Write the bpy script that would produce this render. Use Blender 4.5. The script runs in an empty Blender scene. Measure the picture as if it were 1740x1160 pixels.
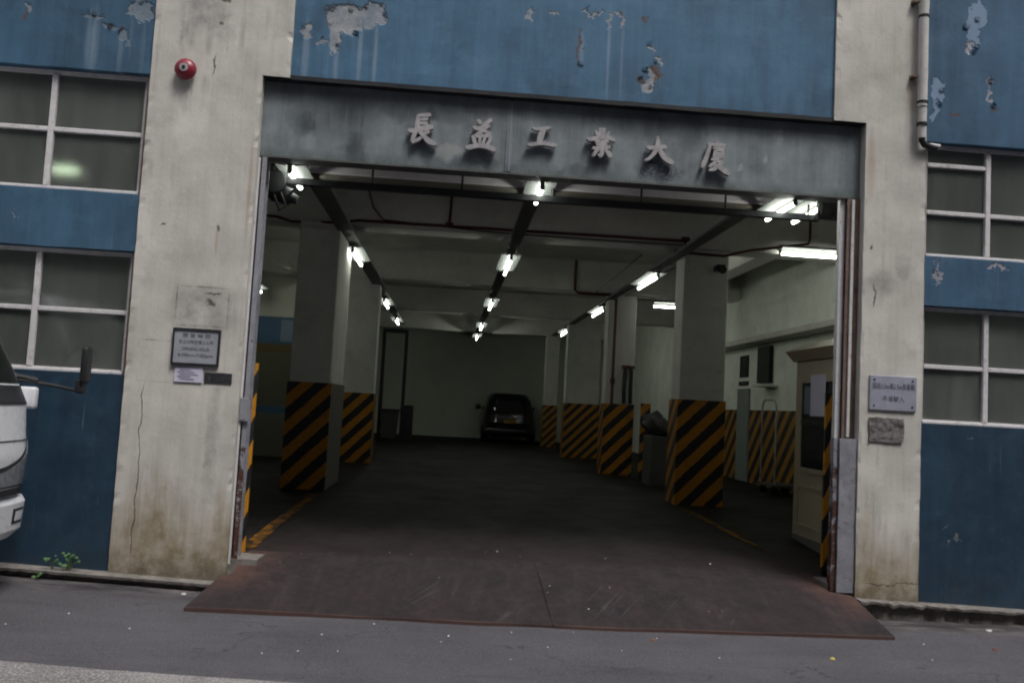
import bpy, bmesh, math, random
from mathutils import Vector, Matrix, noise
random.seed(7)
S = bpy.context.scene
COL = S.collection
rad = math.radians

# ------------------------------------------------------------------ camera
F_PX, YAW, PITCH, ROLL = 1500.0, .068, .074, .054
CAM = Vector((0, -7.6, 1.463))
w = Vector((math.sin(YAW)*math.cos(PITCH), math.cos(YAW)*math.cos(PITCH), math.sin(PITCH)))
r0 = Vector((math.cos(YAW), -math.sin(YAW), 0)); u0 = r0.cross(w)
r_ = r0*math.cos(ROLL)+u0*math.sin(ROLL); u_ = u0*math.cos(ROLL)-r0*math.sin(ROLL)
cd = bpy.data.cameras.new('camera'); cam = bpy.data.objects.new('camera', cd); COL.objects.link(cam)
m = Matrix.Identity(4)
for i in range(3):
    m[i][0], m[i][1], m[i][2], m[i][3] = r_[i], u_[i], -w[i], CAM[i]
cam.matrix_world = m
cd.sensor_width = 36; cd.lens = F_PX/1740*36; cd.clip_start = .05; cd.clip_end = 500
S.camera = cam
S.render.resolution_x, S.render.resolution_y = 1024, 682

# ------------------------------------------------------------------ world and sun (overcast, light from the strip of sky above the street)
SUN_DIR = Vector((-.26, .40, -.88)).normalized()
W = bpy.data.worlds.new('World'); S.world = W; W.use_nodes = True
nt = W.node_tree; nt.nodes.clear()
sky = nt.nodes.new('ShaderNodeTexSky'); sky.sky_type = 'NISHITA'; sky.sun_disc = False
sky.sun_elevation = math.asin(-SUN_DIR.z); sky.sun_rotation = math.atan2(-SUN_DIR.x, -SUN_DIR.y)
sky.air_density = 1.0; sky.dust_density = 4.0
hs = nt.nodes.new('ShaderNodeHueSaturation'); hs.inputs['Saturation'].default_value = .42
bg = nt.nodes.new('ShaderNodeBackground'); bg.inputs['Strength'].default_value = .135
wo = nt.nodes.new('ShaderNodeOutputWorld')
nt.links.new(sky.outputs[0], hs.inputs['Color']); nt.links.new(hs.outputs[0], bg.inputs['Color']); nt.links.new(bg.outputs[0], wo.inputs['Surface'])
sd = bpy.data.lights.new('sun', 'SUN'); sd.energy = 1.5; sd.angle = rad(17); sd.color = (1, .975, .95)
so = bpy.data.objects.new('sun', sd); COL.objects.link(so); so.rotation_euler = SUN_DIR.to_track_quat('-Z', 'Y').to_euler(); so.location = (0, -5, 20)
S.view_settings.view_transform = 'Standard'; S.view_settings.look = 'None'; S.view_settings.gamma = 1
S.view_settings.use_curve_mapping = False; S.view_settings.exposure = 0.34
S.render.engine = 'CYCLES'; S.cycles.use_denoising = True; S.cycles.max_bounces = 6; S.cycles.diffuse_bounces = 3; S.cycles.use_adaptive_sampling = True; S.cycles.adaptive_threshold = .04
S.cycles.sample_clamp_indirect = 4; S.cycles.caustics_reflective = False; S.cycles.caustics_refractive = False
S.cycles.filter_width = 2.0

# ------------------------------------------------------------------ material helpers
class G:
    def __init__(s, name):
        s.m = bpy.data.materials.new(name); s.m.use_nodes = True
        s.t = s.m.node_tree; s.b = s.t.nodes['Principled BSDF']; s._p = None
    def n(s, ty, **k):
        o = s.t.nodes.new(ty)
        for a, b in k.items(): setattr(o, a, b)
        return o
    def put(s, sock, v):
        if v is None: return
        if isinstance(v, bpy.types.NodeSocket): s.t.links.new(v, sock)
        elif isinstance(v, (tuple, list)) and sock.type == 'RGBA': sock.default_value = (*v[:3], 1)
        else: sock.default_value = v
    def pos(s, obj=False):
        if obj: return s.n('ShaderNodeTexCoord').outputs['Object']
        if s._p is None: s._p = s.n('ShaderNodeNewGeometry').outputs['Position']
        return s._p
    def xyz(s, v):
        o = s.n('ShaderNodeSeparateXYZ'); s.put(o.inputs[0], v); return o.outputs
    def ma(s, op, a, b=None, c=None, clamp=False):
        o = s.n('ShaderNodeMath', operation=op, use_clamp=clamp)
        for i, v in enumerate((a, b, c)): s.put(o.inputs[i], v)
        return o.outputs[0]
    def vm(s, v, sc):
        o = s.n('ShaderNodeVectorMath', operation='MULTIPLY'); s.put(o.inputs[0], v); o.inputs[1].default_value = sc; return o.outputs[0]
    def noise(s, v, scale, detail=4, rough=.6, dist=0):
        o = s.n('ShaderNodeTexNoise'); s.put(o.inputs['Vector'], v)
        o.inputs['Scale'].default_value = scale; o.inputs['Detail'].default_value = detail
        o.inputs['Roughness'].default_value = rough; o.inputs['Distortion'].default_value = dist
        return o.outputs['Fac']
    def mr(s, v, a, b, c=0., d=1.):
        o = s.n('ShaderNodeMapRange', clamp=True); s.put(o.inputs[0], v)
        for i, x in enumerate((a, b, c, d)): s.put(o.inputs[i+1], x)
        return o.outputs[0]
    def mix(s, f, a, b, mode='MIX'):
        o = s.n('ShaderNodeMix', data_type='RGBA', blend_type=mode); s.put(o.inputs[0], f); s.put(o.inputs[6], a); s.put(o.inputs[7], b); return o.outputs[2]
    def blobs(s, x, z, lst, edge=.25):
        """union of soft-edged ellipses (cx, cz, rx, rz); x and z already noise-distorted"""
        tot = None
        for cx, cz, rx, rz in lst:
            a = s.ma('DIVIDE', s.ma('SUBTRACT', x, cx), rx); b = s.ma('DIVIDE', s.ma('SUBTRACT', z, cz), rz)
            d = s.ma('ADD', s.ma('MULTIPLY', a, a), s.ma('MULTIPLY', b, b))
            k = s.mr(d, 1+edge, 1-edge)
            tot = k if tot is None else s.ma('MAXIMUM', tot, k)
        return tot
    def bump(s, h, strength=.3, dist=.02):
        o = s.n('ShaderNodeBump'); s.put(o.inputs['Height'], h); o.inputs['Strength'].default_value = strength; o.inputs['Distance'].default_value = dist
        s.t.links.new(o.outputs[0], s.b.inputs['Normal'])
    def out(s, col=None, rough=None, metal=None, spec=None):
        s.put(s.b.inputs['Base Color'], col); s.put(s.b.inputs['Roughness'], rough); s.put(s.b.inputs['Metallic'], metal)
        s.put(s.b.inputs['Specular IOR Level'], spec); return s.m

def plain(name, col, rough=.6, metal=0., var=.18, scale=6., spec=.4, bump=.12, dirt=None):
    g = G(name); p = g.pos(True)
    n = g.noise(p, scale, 5, .65); n2 = g.noise(p, scale*9, 3)
    v = g.ma('ADD', g.mr(n, .3, .7, 1-var, 1+var*.6), g.mr(n2, .3, .7, -var*.3, var*.3))
    c = g.mix(1., col, v, 'MULTIPLY')
    if dirt: c = g.mix(g.mr(g.noise(p, scale*1.7, 6, .7), .55, .72), c, dirt)
    g.bump(g.ma('ADD', n2, g.ma('MULTIPLY', n, .6)), bump, .01)
    return g.out(c, g.mr(n, .3, .7, rough-.08, min(1, rough+.1)), metal, spec)

def warp(g, amp=.05, sc=7.):
    p = g.pos(); x, y, z = g.xyz(p)[:3]
    a = g.ma('MULTIPLY', g.ma('SUBTRACT', g.noise(p, sc, 4, .65), .5), amp*2)
    q = g.n('ShaderNodeVectorMath', operation='ADD'); g.put(q.inputs[0], p); q.inputs[1].default_value = (5.2, 1.3, 9.1)
    b = g.ma('MULTIPLY', g.ma('SUBTRACT', g.noise(q.outputs[0], sc, 4, .65), .5), amp*2)
    return p, x, z, g.ma('ADD', x, a), g.ma('ADD', z, b)

def blue_paint(name, base, peel=(), runs=(), under=(.36, .37, .38), rust=(), worn=(), wornc=None, grime=.0):
    g = G(name); p, x, z, xw, zw = warp(g, .13, 9.)
    st = g.noise(g.vm(p, (9, 9, .55)), 1., 5, .65)
    big = g.noise(p, 1.1, 4, .6); fine = g.noise(p, 34, 4, .7); mid = g.noise(p, 5, 5, .7)
    c = g.mix(1., base, g.ma('ADD', g.mr(big, .3, .7, .72, 1.25), g.mr(st, .3, .75, -.18, .18)), 'MULTIPLY')
    c = g.mix(g.mr(g.noise(p, 2.4, 6, .7, .6), .50, .72, 0, .45), c, tuple(min(1, v*1.35+.018) for v in base)); c = g.mix(g.mr(g.noise(g.vm(p, (3, 3, 1)), 1.3, 6, .7), .56, .74, 0, .5), c, tuple(v*.62 for v in base))
    c = g.mix(g.mr(mid, .56, .76, 0, .5), c, tuple(min(1, v*1.5+.02) for v in base))
    c = g.mix(g.mr(fine, .68, .76, 0, .5), c, tuple(v*.55 for v in base))
    c = g.mix(g.mr(g.noise(g.vm(p, (30, 30, 1.2)), 1, 3), .66, .76, 0, .28), c, (.30, .36, .42))
    h = g.ma('ADD', g.ma('MULTIPLY', fine, .15), g.ma('MULTIPLY', mid, .35))
    if runs:
        k = g.blobs(g.ma('ADD', x, g.ma('MULTIPLY', g.ma('SUBTRACT', mid, .5), .02)), z, runs, .9)
        c = g.mix(g.ma('MULTIPLY', k, g.mr(st, .35, .6, .06, .42)), c, (.30, .37, .44))
    if worn:
        k = g.blobs(xw, zw, worn, .12); c = g.mix(g.ma('MULTIPLY', k, .9), c, wornc or (.13, .22, .36)); h = g.ma('SUBTRACT', h, g.ma('MULTIPLY', k, .9))
    if peel:
        k = g.blobs(g.ma('ADD', xw, g.ma('MULTIPLY', g.ma('SUBTRACT', fine, .5), .03)), g.ma('ADD', zw, g.ma('MULTIPLY', g.ma('SUBTRACT', fine, .5), .03)), peel, .22)
        edge = g.ma('SUBTRACT', g.blobs(xw, g.ma('SUBTRACT', zw, .012), [(a, b, c2*1.12, d*1.10) for a, b, c2, d in peel], .10), k, clamp=True)
        c = g.mix(g.ma('MULTIPLY', edge, .75), c, (.018, .02, .026))  # shadow of the lifted paint edge, painted as a dark rim
        uc = g.mix(g.mr(mid, .38, .60), under, tuple(v*.5+b_*.4 for v, b_ in zip(under, base))); uc = g.mix(g.mr(fine, .58, .7, 0, .5), uc, (.10, .07, .05))
        c = g.mix(g.ma('MULTIPLY', k, g.mr(fine, .30, .5, .55, 1.)), c, uc); h = g.ma('SUBTRACT', h, g.ma('MULTIPLY', k, 1.6))
    if rust:
        k = g.blobs(xw, zw, rust, .35); c = g.mix(g.ma('MULTIPLY', k, .8), c, (.11, .055, .035))
    if grime:
        k = g.ma('MULTIPLY', g.mr(z, .45, -.1), g.mr(mid, .35, .65)); c = g.mix(g.ma('MULTIPLY', k, grime), c, (.035, .035, .032))
    g.bump(h, .55, .012)
    return g.out(c, g.mr(mid, .3, .7, .5, .75), 0., .3)

def cream_paint(name):
    g = G(name); p, x, z, xw, zw = warp(g, .07, 8.)
    base = (.635, .61, .56)
    st = g.noise(g.vm(p, (7, 7, .35)), 1., 6, .68); big = g.noise(p, 1.6, 5, .62); fine = g.noise(p, 45, 4, .7); mid = g.noise(p, 6, 6, .72)
    c = g.mix(1., base, g.ma('ADD', g.mr(big, .3, .7, .76, 1.06), g.mr(st, .3, .72, -.14, .08)), 'MULTIPLY')
    c = g.mix(g.mr(mid, .53, .74, 0, .5), c, (.38, .355, .31))
    c = g.mix(g.mr(fine, .70, .78, 0, .45), c, (.20, .18, .15))
    c = g.mix(g.ma('MULTIPLY', g.mr(st, .53, .68, 0, .62), g.mr(g.noise(p, 2.3, 3), .40, .58)), c, (.24, .24, .22))
    # damp, repaired and stained places
    k = g.blobs(xw, zw, [(-2.10, 2.13, .26, .20), (-2.28, 4.72, .20, .17), (-2.12, 4.62, .10, .14), (-1.95, 1.02, .05, .5), (3.80, 2.75, .10, .14), (4.0, 2.9, .08, .1), (-2.45, 4.55, .03, .2)], .8)
    c = g.mix(g.ma('MULTIPLY', k, g.mr(mid, .35, .6, .10, .62)), c, (.21, .21, .205))
    k = g.blobs(xw, zw, [(-2.05, 2.20, .035, .025), (-2.02, 2.285, .07, .010), (-2.12, 4.83, .03, .02), (-2.13, 4.62, .016, .016), (3.73, 2.62, .012, .09), (3.70, 3.05, .014, .02), (4.03, 5.33, .014, .03), (4.02, 4.63, .014, .022), (-2.17, 4.25, .01, .10), (-2.48, 2.85, .02, .01), (-2.03, 2.84, .012, .03)], .5)
    c = g.mix(g.ma('MULTIPLY', k, .8), c, (.055, .045, .038))
    xs2 = g.ma('ADD', x, g.ma('MULTIPLY', g.ma('SUBTRACT', fine, .5), .03)); zs2 = g.ma('ADD', z, g.ma('MULTIPLY', g.ma('SUBTRACT', fine, .5), .022))
    k = g.blobs(xs2, zs2, [(-2.47, 1.86, .14, .006), (-2.61, 1.83, .006, .03), (-2.47, 1.515, .14, .007), (-2.60, 1.54, .006, .03), (-2.1, 2.33, .2, .008), (-1.90, 2.17, .007, .17), (-2.12, 2.0, .2, .009), (-2.33, 2.2, .007, .14)], .6)
    c = g.mix(g.ma('MULTIPLY', k, g.mr(mid, .4, .6, .1, .7)), c, (.13, .12, .11))
    k = g.blobs(x, z, [(-2.04, 2.74, .012, .12), (4.03, 4.5, .03, .16), (3.67, 3.8, .04, .25), (-1.80, 3.2, .015, .4)], .9)
    c = g.mix(g.ma('MULTIPLY', k, .4), c, (.33, .20, .11))
    # grime band with a ragged top edge, brown
    top = g.mr(g.noise(g.vm(p, (4, 4, .6)), 1., 4, .7), .3, .7, .16, .70)
    k = g.mr(g.ma('SUBTRACT', z, top), .26, -.26)
    c = g.mix(g.ma('MULTIPLY', k, g.mr(mid, .3, .62, .5, .95)), c, (.225, .175, .098))
    k = g.mr(g.ma('SUBTRACT', z, g.mr(mid, .3, .7, -.10, .10)), .12, -.08)
    c = g.mix(g.ma('MULTIPLY', k, .62), c, (.075, .065, .05))
    # cracks
    wob = g.ma('MULTIPLY', g.ma('SUBTRACT', g.noise(g.vm(p, (1, 1, 1.6)), 1.4, 6, .62), .5), .16)
    d = g.ma('ABSOLUTE', g.ma('SUBTRACT', g.ma('ADD', x, wob), -2.53))
    ck = g.ma('MULTIPLY', g.mr(d, .0065, .001), g.ma('MULTIPLY', g.mr(z, .02, .12), g.mr(z, 1.55, 1.35)))
    wob2 = g.ma('MULTIPLY', g.ma('SUBTRACT', g.noise(p, 3.4, 6, .75), .5), .16)
    d2 = g.ma('ABSOLUTE', g.ma('SUBTRACT', g.ma('ADD', z, wob2), .10))
    ck2 = g.ma('MULTIPLY', g.mr(d2, .007, .002), g.mr(x, 3.68, 3.78))
    ck = g.ma('MULTIPLY', g.ma('MAXIMUM', ck, ck2), g.mr(mid, .30, .52, .25, 1.)); c = g.mix(g.ma('MULTIPLY', ck, .85), c, (.07, .06, .05))
    g.bump(g.ma('SUBTRACT', g.ma('ADD', g.ma('MULTIPLY', fine, .2), g.ma('MULTIPLY', mid, .5)), g.ma('MULTIPLY', ck, 1.5)), .5, .012)
    return g.out(c, .8, 0, .25)

def fascia_metal():
    g = G('weathered grey sheet metal'); p, x, z, xw, zw = warp(g, .12, 6.)
    st = g.noise(g.vm(p, (8, 8, .5)), 1., 6, .7); mid = g.noise(p, 4.5, 6, .72); fine = g.noise(p, 40, 4, .7)
    c = g.mix(1., (.205, .238, .252), g.ma('ADD', g.mr(mid, .3, .7, .75, 1.15), g.mr(st, .3, .72, -.22, .2)), 'MULTIPLY')
    k = g.blobs(xw, zw, [(-1.05, 3.93, .32, .18), (-1.35, 3.86, .16, .1), (-.45, 3.99, .34, .07), (-.95, 3.68, .12, .18), (1.60, 4.05, .30, .12), (2.05, 4.02, .12, .16), (.17, 3.58, .28, .04), (1.0, 3.58, .12, .05)], .9)
    c = g.mix(g.ma('MULTIPLY', k, g.mr(st, .32, .6, .15, .78)), c, (.035, .042, .045))
    k = g.blobs(xw, zw, [(1.78, 3.62, .19, .08), (1.70, 3.72, .07, .06)], .6)
    c = g.mix(g.ma('MULTIPLY', k, .8), c, g.mix(g.mr(fine, .48, .6), (.03, .035, .05), (.18, .22, .28)))
    k = g.blobs(xw, zw, [(-.10, 3.68, .13, .06), (2.86, 4.02, .03, .04), (2.75, 3.82, .02, .05), (2.5, 3.72, .02, .03)], .5)
    c = g.mix(g.ma('MULTIPLY', k, .55), c, (.36, .38, .36))
    k = g.ma('MULTIPLY', g.mr(z, 3.62, 3.54), g.mr(st, .35, .6)); c = g.mix(g.ma('MULTIPLY', k, .7), c, (.06, .085, .075))
    c = g.mix(g.mr(fine, .68, .76, 0, .5), c, (.06, .055, .05))
    g.bump(g.ma('ADD', mid, g.ma('MULTIPLY', fine, .3)), .25, .008)
    return g.out(c, g.mr(mid, .3, .7, .42, .65), .15, .4)

def asphalt(name, base=(.078, .075, .084), coarse=False):
    g = G(name); p = g.pos(); x, y, z = g.xyz(p)[:3]
    f1 = g.noise(p, 120 if not coarse else 70, 3, .8); f2 = g.noise(p, 28, 4, .75); mid = g.noise(p, 2.2, 6, .7); big = g.noise(g.vm(p, (.5, 1.4, 1)), 1.2, 4, .6)
    c = g.mix(1., base, g.ma('ADD', g.mr(big, .3, .7, .78, 1.18), g.mr(mid, .3, .7, -.18, .18)), 'MULTIPLY')
    c = g.mix(g.mr(f1, .50, .68, 0, .6 if not coarse else .95), c, tuple(v*2.6 for v in base))
    c = g.mix(g.mr(f1, .46, .32, 0, .6), c, tuple(v*.4 for v in base))
    c = g.mix(g.mr(f2, .62, .75, 0, .4), c, tuple(v*.6 for v in base))
    vo = g.n('ShaderNodeTexVoronoi', feature='DISTANCE_TO_EDGE'); pw = g.n('ShaderNodeVectorMath', operation='ADD'); g.put(pw.inputs[0], p)
    nz = g.n('ShaderNodeTexNoise'); g.put(nz.inputs['Vector'], p); nz.inputs['Scale'].default_value = 3.; nz.inputs['Detail'].default_value = 6
    g.put(pw.inputs[1], nz.outputs['Color']); g.put(vo.inputs['Vector'], pw.outputs[0]); vo.inputs['Scale'].default_value = .55
    ckm = g.ma('MULTIPLY', g.mr(vo.outputs['Distance'], .010, .002), g.mr(mid, .48, .60)); c = g.mix(g.ma('MULTIPLY', ckm, .7), c, (.025, .023, .025))
    st1 = g.n('ShaderNodeTexVoronoi'); g.put(st1.inputs['Vector'], p); st1.inputs['Scale'].default_value = 75
    c = g.mix(g.ma('MULTIPLY', g.mr(st1.outputs['Distance'], .30, .12), g.mr(f2, .42, .6)), c, tuple(v*2.1 for v in base))
    oil = g.mr(g.noise(p, .9, 5, .62), .60, .70); c = g.mix(g.ma('MULTIPLY', oil, .55), c, tuple(v*.45 for v in base))
    # dust washed against the kerb, dark damp streaks beside it
    dk = g.ma('MULTIPLY', g.mr(g.ma('ADD', y, g.ma('MULTIPLY', mid, .5)), -.28, .12), g.mr(mid, .4, .62))
    c = g.mix(g.ma('MULTIPLY', dk, .75), c, (.19, .165, .15))
    wet = g.ma('MULTIPLY', g.mr(g.ma('ABSOLUTE', g.ma('ADD', y, .22)), .30, .05), g.mr(g.noise(g.vm(p, (1.3, 5, 1)), 1., 5, .7), .47, .58))
    c = g.mix(g.ma('MULTIPLY', wet, .85), c, (.026, .024, .026))
    dk2 = g.mr(g.noise(g.vm(p, (1., 6., 1)), 1.1, 5, .7), .58, .70); c = g.mix(g.ma('MULTIPLY', dk2, .4), c, (.045, .042, .048))
    g.bump(g.ma('ADD', f1, f2), .55, .01)
    return g.out(c, g.mr(mid, .3, .7, .75, .95), 0, .25)

def ramp_steel():
    g = G('rusty chequered ramp steel'); p = g.pos(); x, y, z = g.xyz(p)[:3]
    mid = g.noise(p, 3.2, 6, .72); fine = g.noise(p, 60, 4, .75); st = g.noise(g.vm(p, (6, .8, 1)), 1.6, 5, .7)
    rot = g.n('ShaderNodeVectorRotate', rotation_type='Z_AXIS'); g.put(rot.inputs[0], p); rot.inputs['Angle'].default_value = .55
    sc = g.noise(g.vm(rot.outputs[0], (26, 1.1, 1)), 1., 4, .6)
    c = g.mix(g.mr(mid, .38, .62), (.031, .0225, .0235), (.021, .018, .020))
    c = g.mix(g.mr(st, .50, .72, 0, .45), c, (.058, .046, .048)); c = g.mix(g.mr(g.noise(p, 14, 5, .75), .52, .68, 0, .5), c, (.062, .042, .038))
    k = g.ma('MULTIPLY', g.mr(sc, .58, .68), g.blobs(x, y, [(-.25, -.25, .28, .34), (.62, -.6, .2, .16), (2.4, -.5, .14, .25), (1.6, -.35, .5, .3)], .9))
    c = g.mix(g.ma('MULTIPLY', k, .18), c, (.17, .165, .17))
    # rust where the sheet meets the pillars and along the rim
    xe = g.ma('MINIMUM', g.ma('ABSOLUTE', g.ma('ADD', x, 1.72)), g.ma('ABSOLUTE', g.ma('SUBTRACT', x, 3.55)))
    k = g.ma('MULTIPLY', g.mr(g.ma('ADD', xe, g.ma('MULTIPLY', mid, .7)), .78, .30), g.mr(y, -.55, -.1))
    c = g.mix(g.ma('MULTIPLY', k, .6), c, (.125, .066, .050))
    k = g.mr(g.ma('ADD', y, g.ma('MULTIPLY', fine, .02)), -.735, -.75); c = g.mix(g.ma('MULTIPLY', k, .55), c, (.13, .075, .06))
    c = g.mix(g.mr(fine, .66, .76, 0, .55), c, (.14, .075, .05))
    g.bump(g.ma('ADD', g.ma('MULTIPLY', mid, .6), g.ma('MULTIPLY', fine, .3)), .35, .01)
    return g.out(c, g.mr(mid, .3, .7, .6, .85), .0, .2)

def garage_floor_mat():
    g = G('oil-stained garage concrete'); p = g.pos(); x, y, z = g.xyz(p)[:3]
    mid = g.noise(p, 1.4, 6, .7); fine = g.noise(p, 55, 3, .7); st = g.noise(g.vm(p, (3.2, .35, 1)), 1., 5, .65)
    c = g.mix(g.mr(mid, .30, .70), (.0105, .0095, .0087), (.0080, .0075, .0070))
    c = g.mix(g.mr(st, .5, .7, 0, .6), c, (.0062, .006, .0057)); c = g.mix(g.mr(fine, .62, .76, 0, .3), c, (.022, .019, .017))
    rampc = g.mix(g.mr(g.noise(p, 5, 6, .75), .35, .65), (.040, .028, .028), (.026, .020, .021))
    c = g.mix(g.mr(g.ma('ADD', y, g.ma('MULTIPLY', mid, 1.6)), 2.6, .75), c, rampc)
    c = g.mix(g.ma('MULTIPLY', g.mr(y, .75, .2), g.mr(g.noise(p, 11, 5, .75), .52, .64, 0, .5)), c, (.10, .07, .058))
    g.bump(fine, .3, .006)
    return g.out(c, g.mr(mid, .3, .7, .55, .75), 0, .16)

def hazard(name, period, yellow=(.50, .20, .008), black=(.014, .014, .017), axis='x', sgn=1, off=0., slope=1.):
    g = G(name); p = g.pos(); x, y, z = g.xyz(p)[:3]
    h = x if axis == 'x' else y
    mid = g.noise(p, 7, 5, .7); fine = g.noise(p, 40, 3, .7)
    t = g.ma('ADD', g.ma('SUBTRACT', z, g.ma('MULTIPLY', h, sgn*slope)), g.ma('MULTIPLY', mid, .05))
    t = g.ma('FRACT', g.ma('ADD', g.ma('DIVIDE', t, period), off))
    k = g.ma('MULTIPLY', g.mr(t, .0, .03), g.mr(t, .52, .49))
    k = g.mr(g.ma('MINIMUM', g.mr(t, .0, .03), g.mr(t, .53, .50)), .4, .6)
    c = g.mix(k, black, g.mix(1., yellow, g.mr(mid, .3, .7, .7, 1.1), 'MULTIPLY'))
    c = g.mix(g.mr(g.ma('ADD', fine, g.ma('MULTIPLY', mid, .4)), .82, .92, 0, .85), c, (.07, .062, .05))
    c = g.mix(g.ma('MULTIPLY', g.mr(mid, .5, .7, 0, .45), 1.), c, (.05, .042, .03))
    g.bump(fine, .15, .005)
    return g.out(c, .5, 0, .4)

def emit(name, col, strength):
    g = G(name); g.put(g.b.inputs['Emission Color'], col); g.b.inputs['Emission Strength'].default_value = strength
    return g.out(col, .4)

def window_glass():
    g = G('dusty wired glass with painted reflection streaks'); p = g.pos()
    st = g.noise(g.vm(p, (5, 5, 1.2)), 1.3, 5, .65); fine = g.noise(p, 50, 3)
    tr = g.n('ShaderNodeBsdfRefraction'); tr.inputs['Color'].default_value = (.50, .55, .48, 1); tr.inputs['Roughness'].default_value = .42; tr.inputs['IOR'].default_value = 1.22
    rnd = g.n('ShaderNodeObjectInfo').outputs['Random']
    di = g.n('ShaderNodeBsdfDiffuse'); g.put(di.inputs['Color'], g.mix(1., g.mr(rnd, 0., 1., .72, 1.15), g.mix(g.mr(st, .4, .65), (.15, .165, .152), (.215, .228, .212)), 'MULTIPLY'))  # grey tone and paler streaks painted into the panes for reflections
    gl = g.n('ShaderNodeBsdfGlossy'); gl.inputs['Color'].default_value = (.8, .82, .85, 1); g.put(gl.inputs['Roughness'], g.mr(st, .3, .7, .05, .16))
    m1 = g.n('ShaderNodeMixShader'); m1.inputs[0].default_value = .5; g.t.links.new(tr.outputs[0], m1.inputs[1]); g.t.links.new(di.outputs[0], m1.inputs[2])
    fr = g.n('ShaderNodeFresnel'); fr.inputs['IOR'].default_value = 1.75
    m2 = g.n('ShaderNodeMixShader'); g.put(m2.inputs[0], fr.outputs[0]); g.t.links.new(m1.outputs[0], m2.inputs[1]); g.t.links.new(gl.outputs[0], m2.inputs[2])
    g.t.links.new(m2.outputs[0], g.t.nodes['Material Output'].inputs['Surface'])
    return g.m

MT = {}
MT['cream'] = cream_paint('stained cream wall paint')
MT['blue_mid'] = blue_paint('faded blue wall paint', (.066, .148, .240),
    peel=[(-1.10, 4.76, .17, .13), (-.86, 4.82, .13, .10), (-1.17, 4.58, .045, .13), (-1.42, 4.62, .035, .07), (-1.28, 4.55, .035, .03), (1.64, 4.46, .05, .07), (1.60, 4.38, .05, .05), (1.70, 4.62, .03, .025), (1.62, 4.72, .025, .03), (1.24, 4.96, .012, .06), (1.34, 4.96, .012, .06), (1.29, 5.02, .06, .010), (.52, 4.93, .03, .02), (.75, 4.98, .05, .02), (1.1, 5.02, .1, .012)],
    runs=[(-1.42, 4.4, .03, .30), (-.95, 4.42, .02, .32), (-.82, 4.40, .018, .34), (-1.15, 4.35, .02, .25), (1.24, 4.62, .014, .36), (1.36, 4.62, .014, .36), (1.0, 4.65, .02, .16)],
    rust=[(-1.27, 4.70, .03, .03), (-1.27, 4.54, .016, .014), (1.68, 4.50, .03, .07), (1.56, 4.44, .03, .015), (.98, 4.7, .012, .15), (1.55, 5.0, .05, .02)])
MT['blue_side'] = blue_paint('blue side wall paint', (.046, .104, .168),
    peel=[(-2.97, 4.47, .045, .05), (-2.93, 4.40, .02, .03), (-3.22, 4.62, .10, .02), (-3.77, 4.62, .03, .03), (-2.83, 4.70, .10, .10), (-3.10, 4.52, .06, .03), (-3.72, 2.84, .02, .018)],
    runs=[(-3.22, 4.40, .05, .28), (-2.98, 4.3, .02, .2), (-2.80, 4.42, .02, .28), (-2.9, 4.5, .015, .2)], under=(.20, .24, .28),
    rust=[(-3.79, 4.55, .02, .05), (-3.0, 4.52, .02, .03)])
MT['blue_right'] = blue_paint('blistered blue wall paint', (.048, .108, .182),
    peel=[(4.60, 4.98, .045, .05), (4.78, 4.60, .014, .10), (4.82, 4.66, .02, .02), (4.33, 2.88, .012, .12), (4.30, 2.86, .02, .03), (4.9, 2.95, .08, .015)],
    worn=[(4.62, 5.15, .06, .20), (4.29, 4.55, .055, .12), (4.27, 4.34, .03, .10), (4.68, 5.3, .05, .14)], wornc=(.20, .29, .41), under=(.42, .40, .43),
    rust=[(4.84, 4.42, .05, .015), (4.45, 4.35, .04, .02)])
MT['blue_dado'] = blue_paint('dark navy lower wall paint', (.017, .044, .076), peel=[(4.66, 1.42, .02, .012), (4.45, .62, .02, .012), (4.52, .52, .05, .03), (4.45, .50, .012, .008)], under=(.16, .18, .20),
    grime=.55)
MT['fascia'] = fascia_metal()
MT['asphalt'] = asphalt('worn street asphalt')
MT['asphalt_pale'] = asphalt('pale coarse road strip', (.20, .19, .186), True)
MT['ramp'] = ramp_steel()
MT['gfloor'] = garage_floor_mat()
MT['kerb'] = plain('broken kerb concrete', (.20, .185, .17), .9, 0, .35, 9, .2, .5, (.07, .065, .06))
MT['white_metal'] = plain('grey-white painted steel bar', (.64, .62, .63), .4, 0, .12, 12, .4, .1, (.36, .32, .30))
MT['steel'] = plain('grey galvanised steel', (.30, .305, .34), .45, .25, .25, 7, .4, .2, (.14, .085, .06))
MT['steel_rust'] = plain('rust-eaten grey steel', (.24, .245, .28), .6, .2, .4, 5, .4, .35, (.045, .022, .017))
def foot_rust(name):
    g = G(name); p = g.pos(); x, y, z = g.xyz(p)[:3]; mid = g.noise(p, 9, 6, .75); fine = g.noise(p, 45, 4, .7)
    c = g.mix(1., (.30, .305, .345), g.mr(mid, .3, .7, .75, 1.1), 'MULTIPLY')
    k = g.mr(g.ma('ADD', mid, g.mr(z, 2.4, .1, -.16, .14)), .52, .60); c = g.mix(k, c, g.mix(g.mr(fine, .4, .6), (.05, .022, .017), (.11, .05, .032)))
    g.bump(g.ma('SUBTRACT', fine, k), .4, .008); return g.out(c, .6, .1, .35)
MT['steel_rust'] = foot_rust('steel rusting from the foot up')
MT['steel_brown'] = plain('brown rusted steel', (.20, .14, .11), .75, .1, .3, 8, .3, .3, (.10, .06, .045))
MT['dark'] = plain('dark painted steel', (.020, .021, .024), .5, 0, .3, 8, .4)
MT['tray'] = plain('dusty dark cable tray', (.11, .11, .108), .6, .1, .3, 5, .4)
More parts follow.
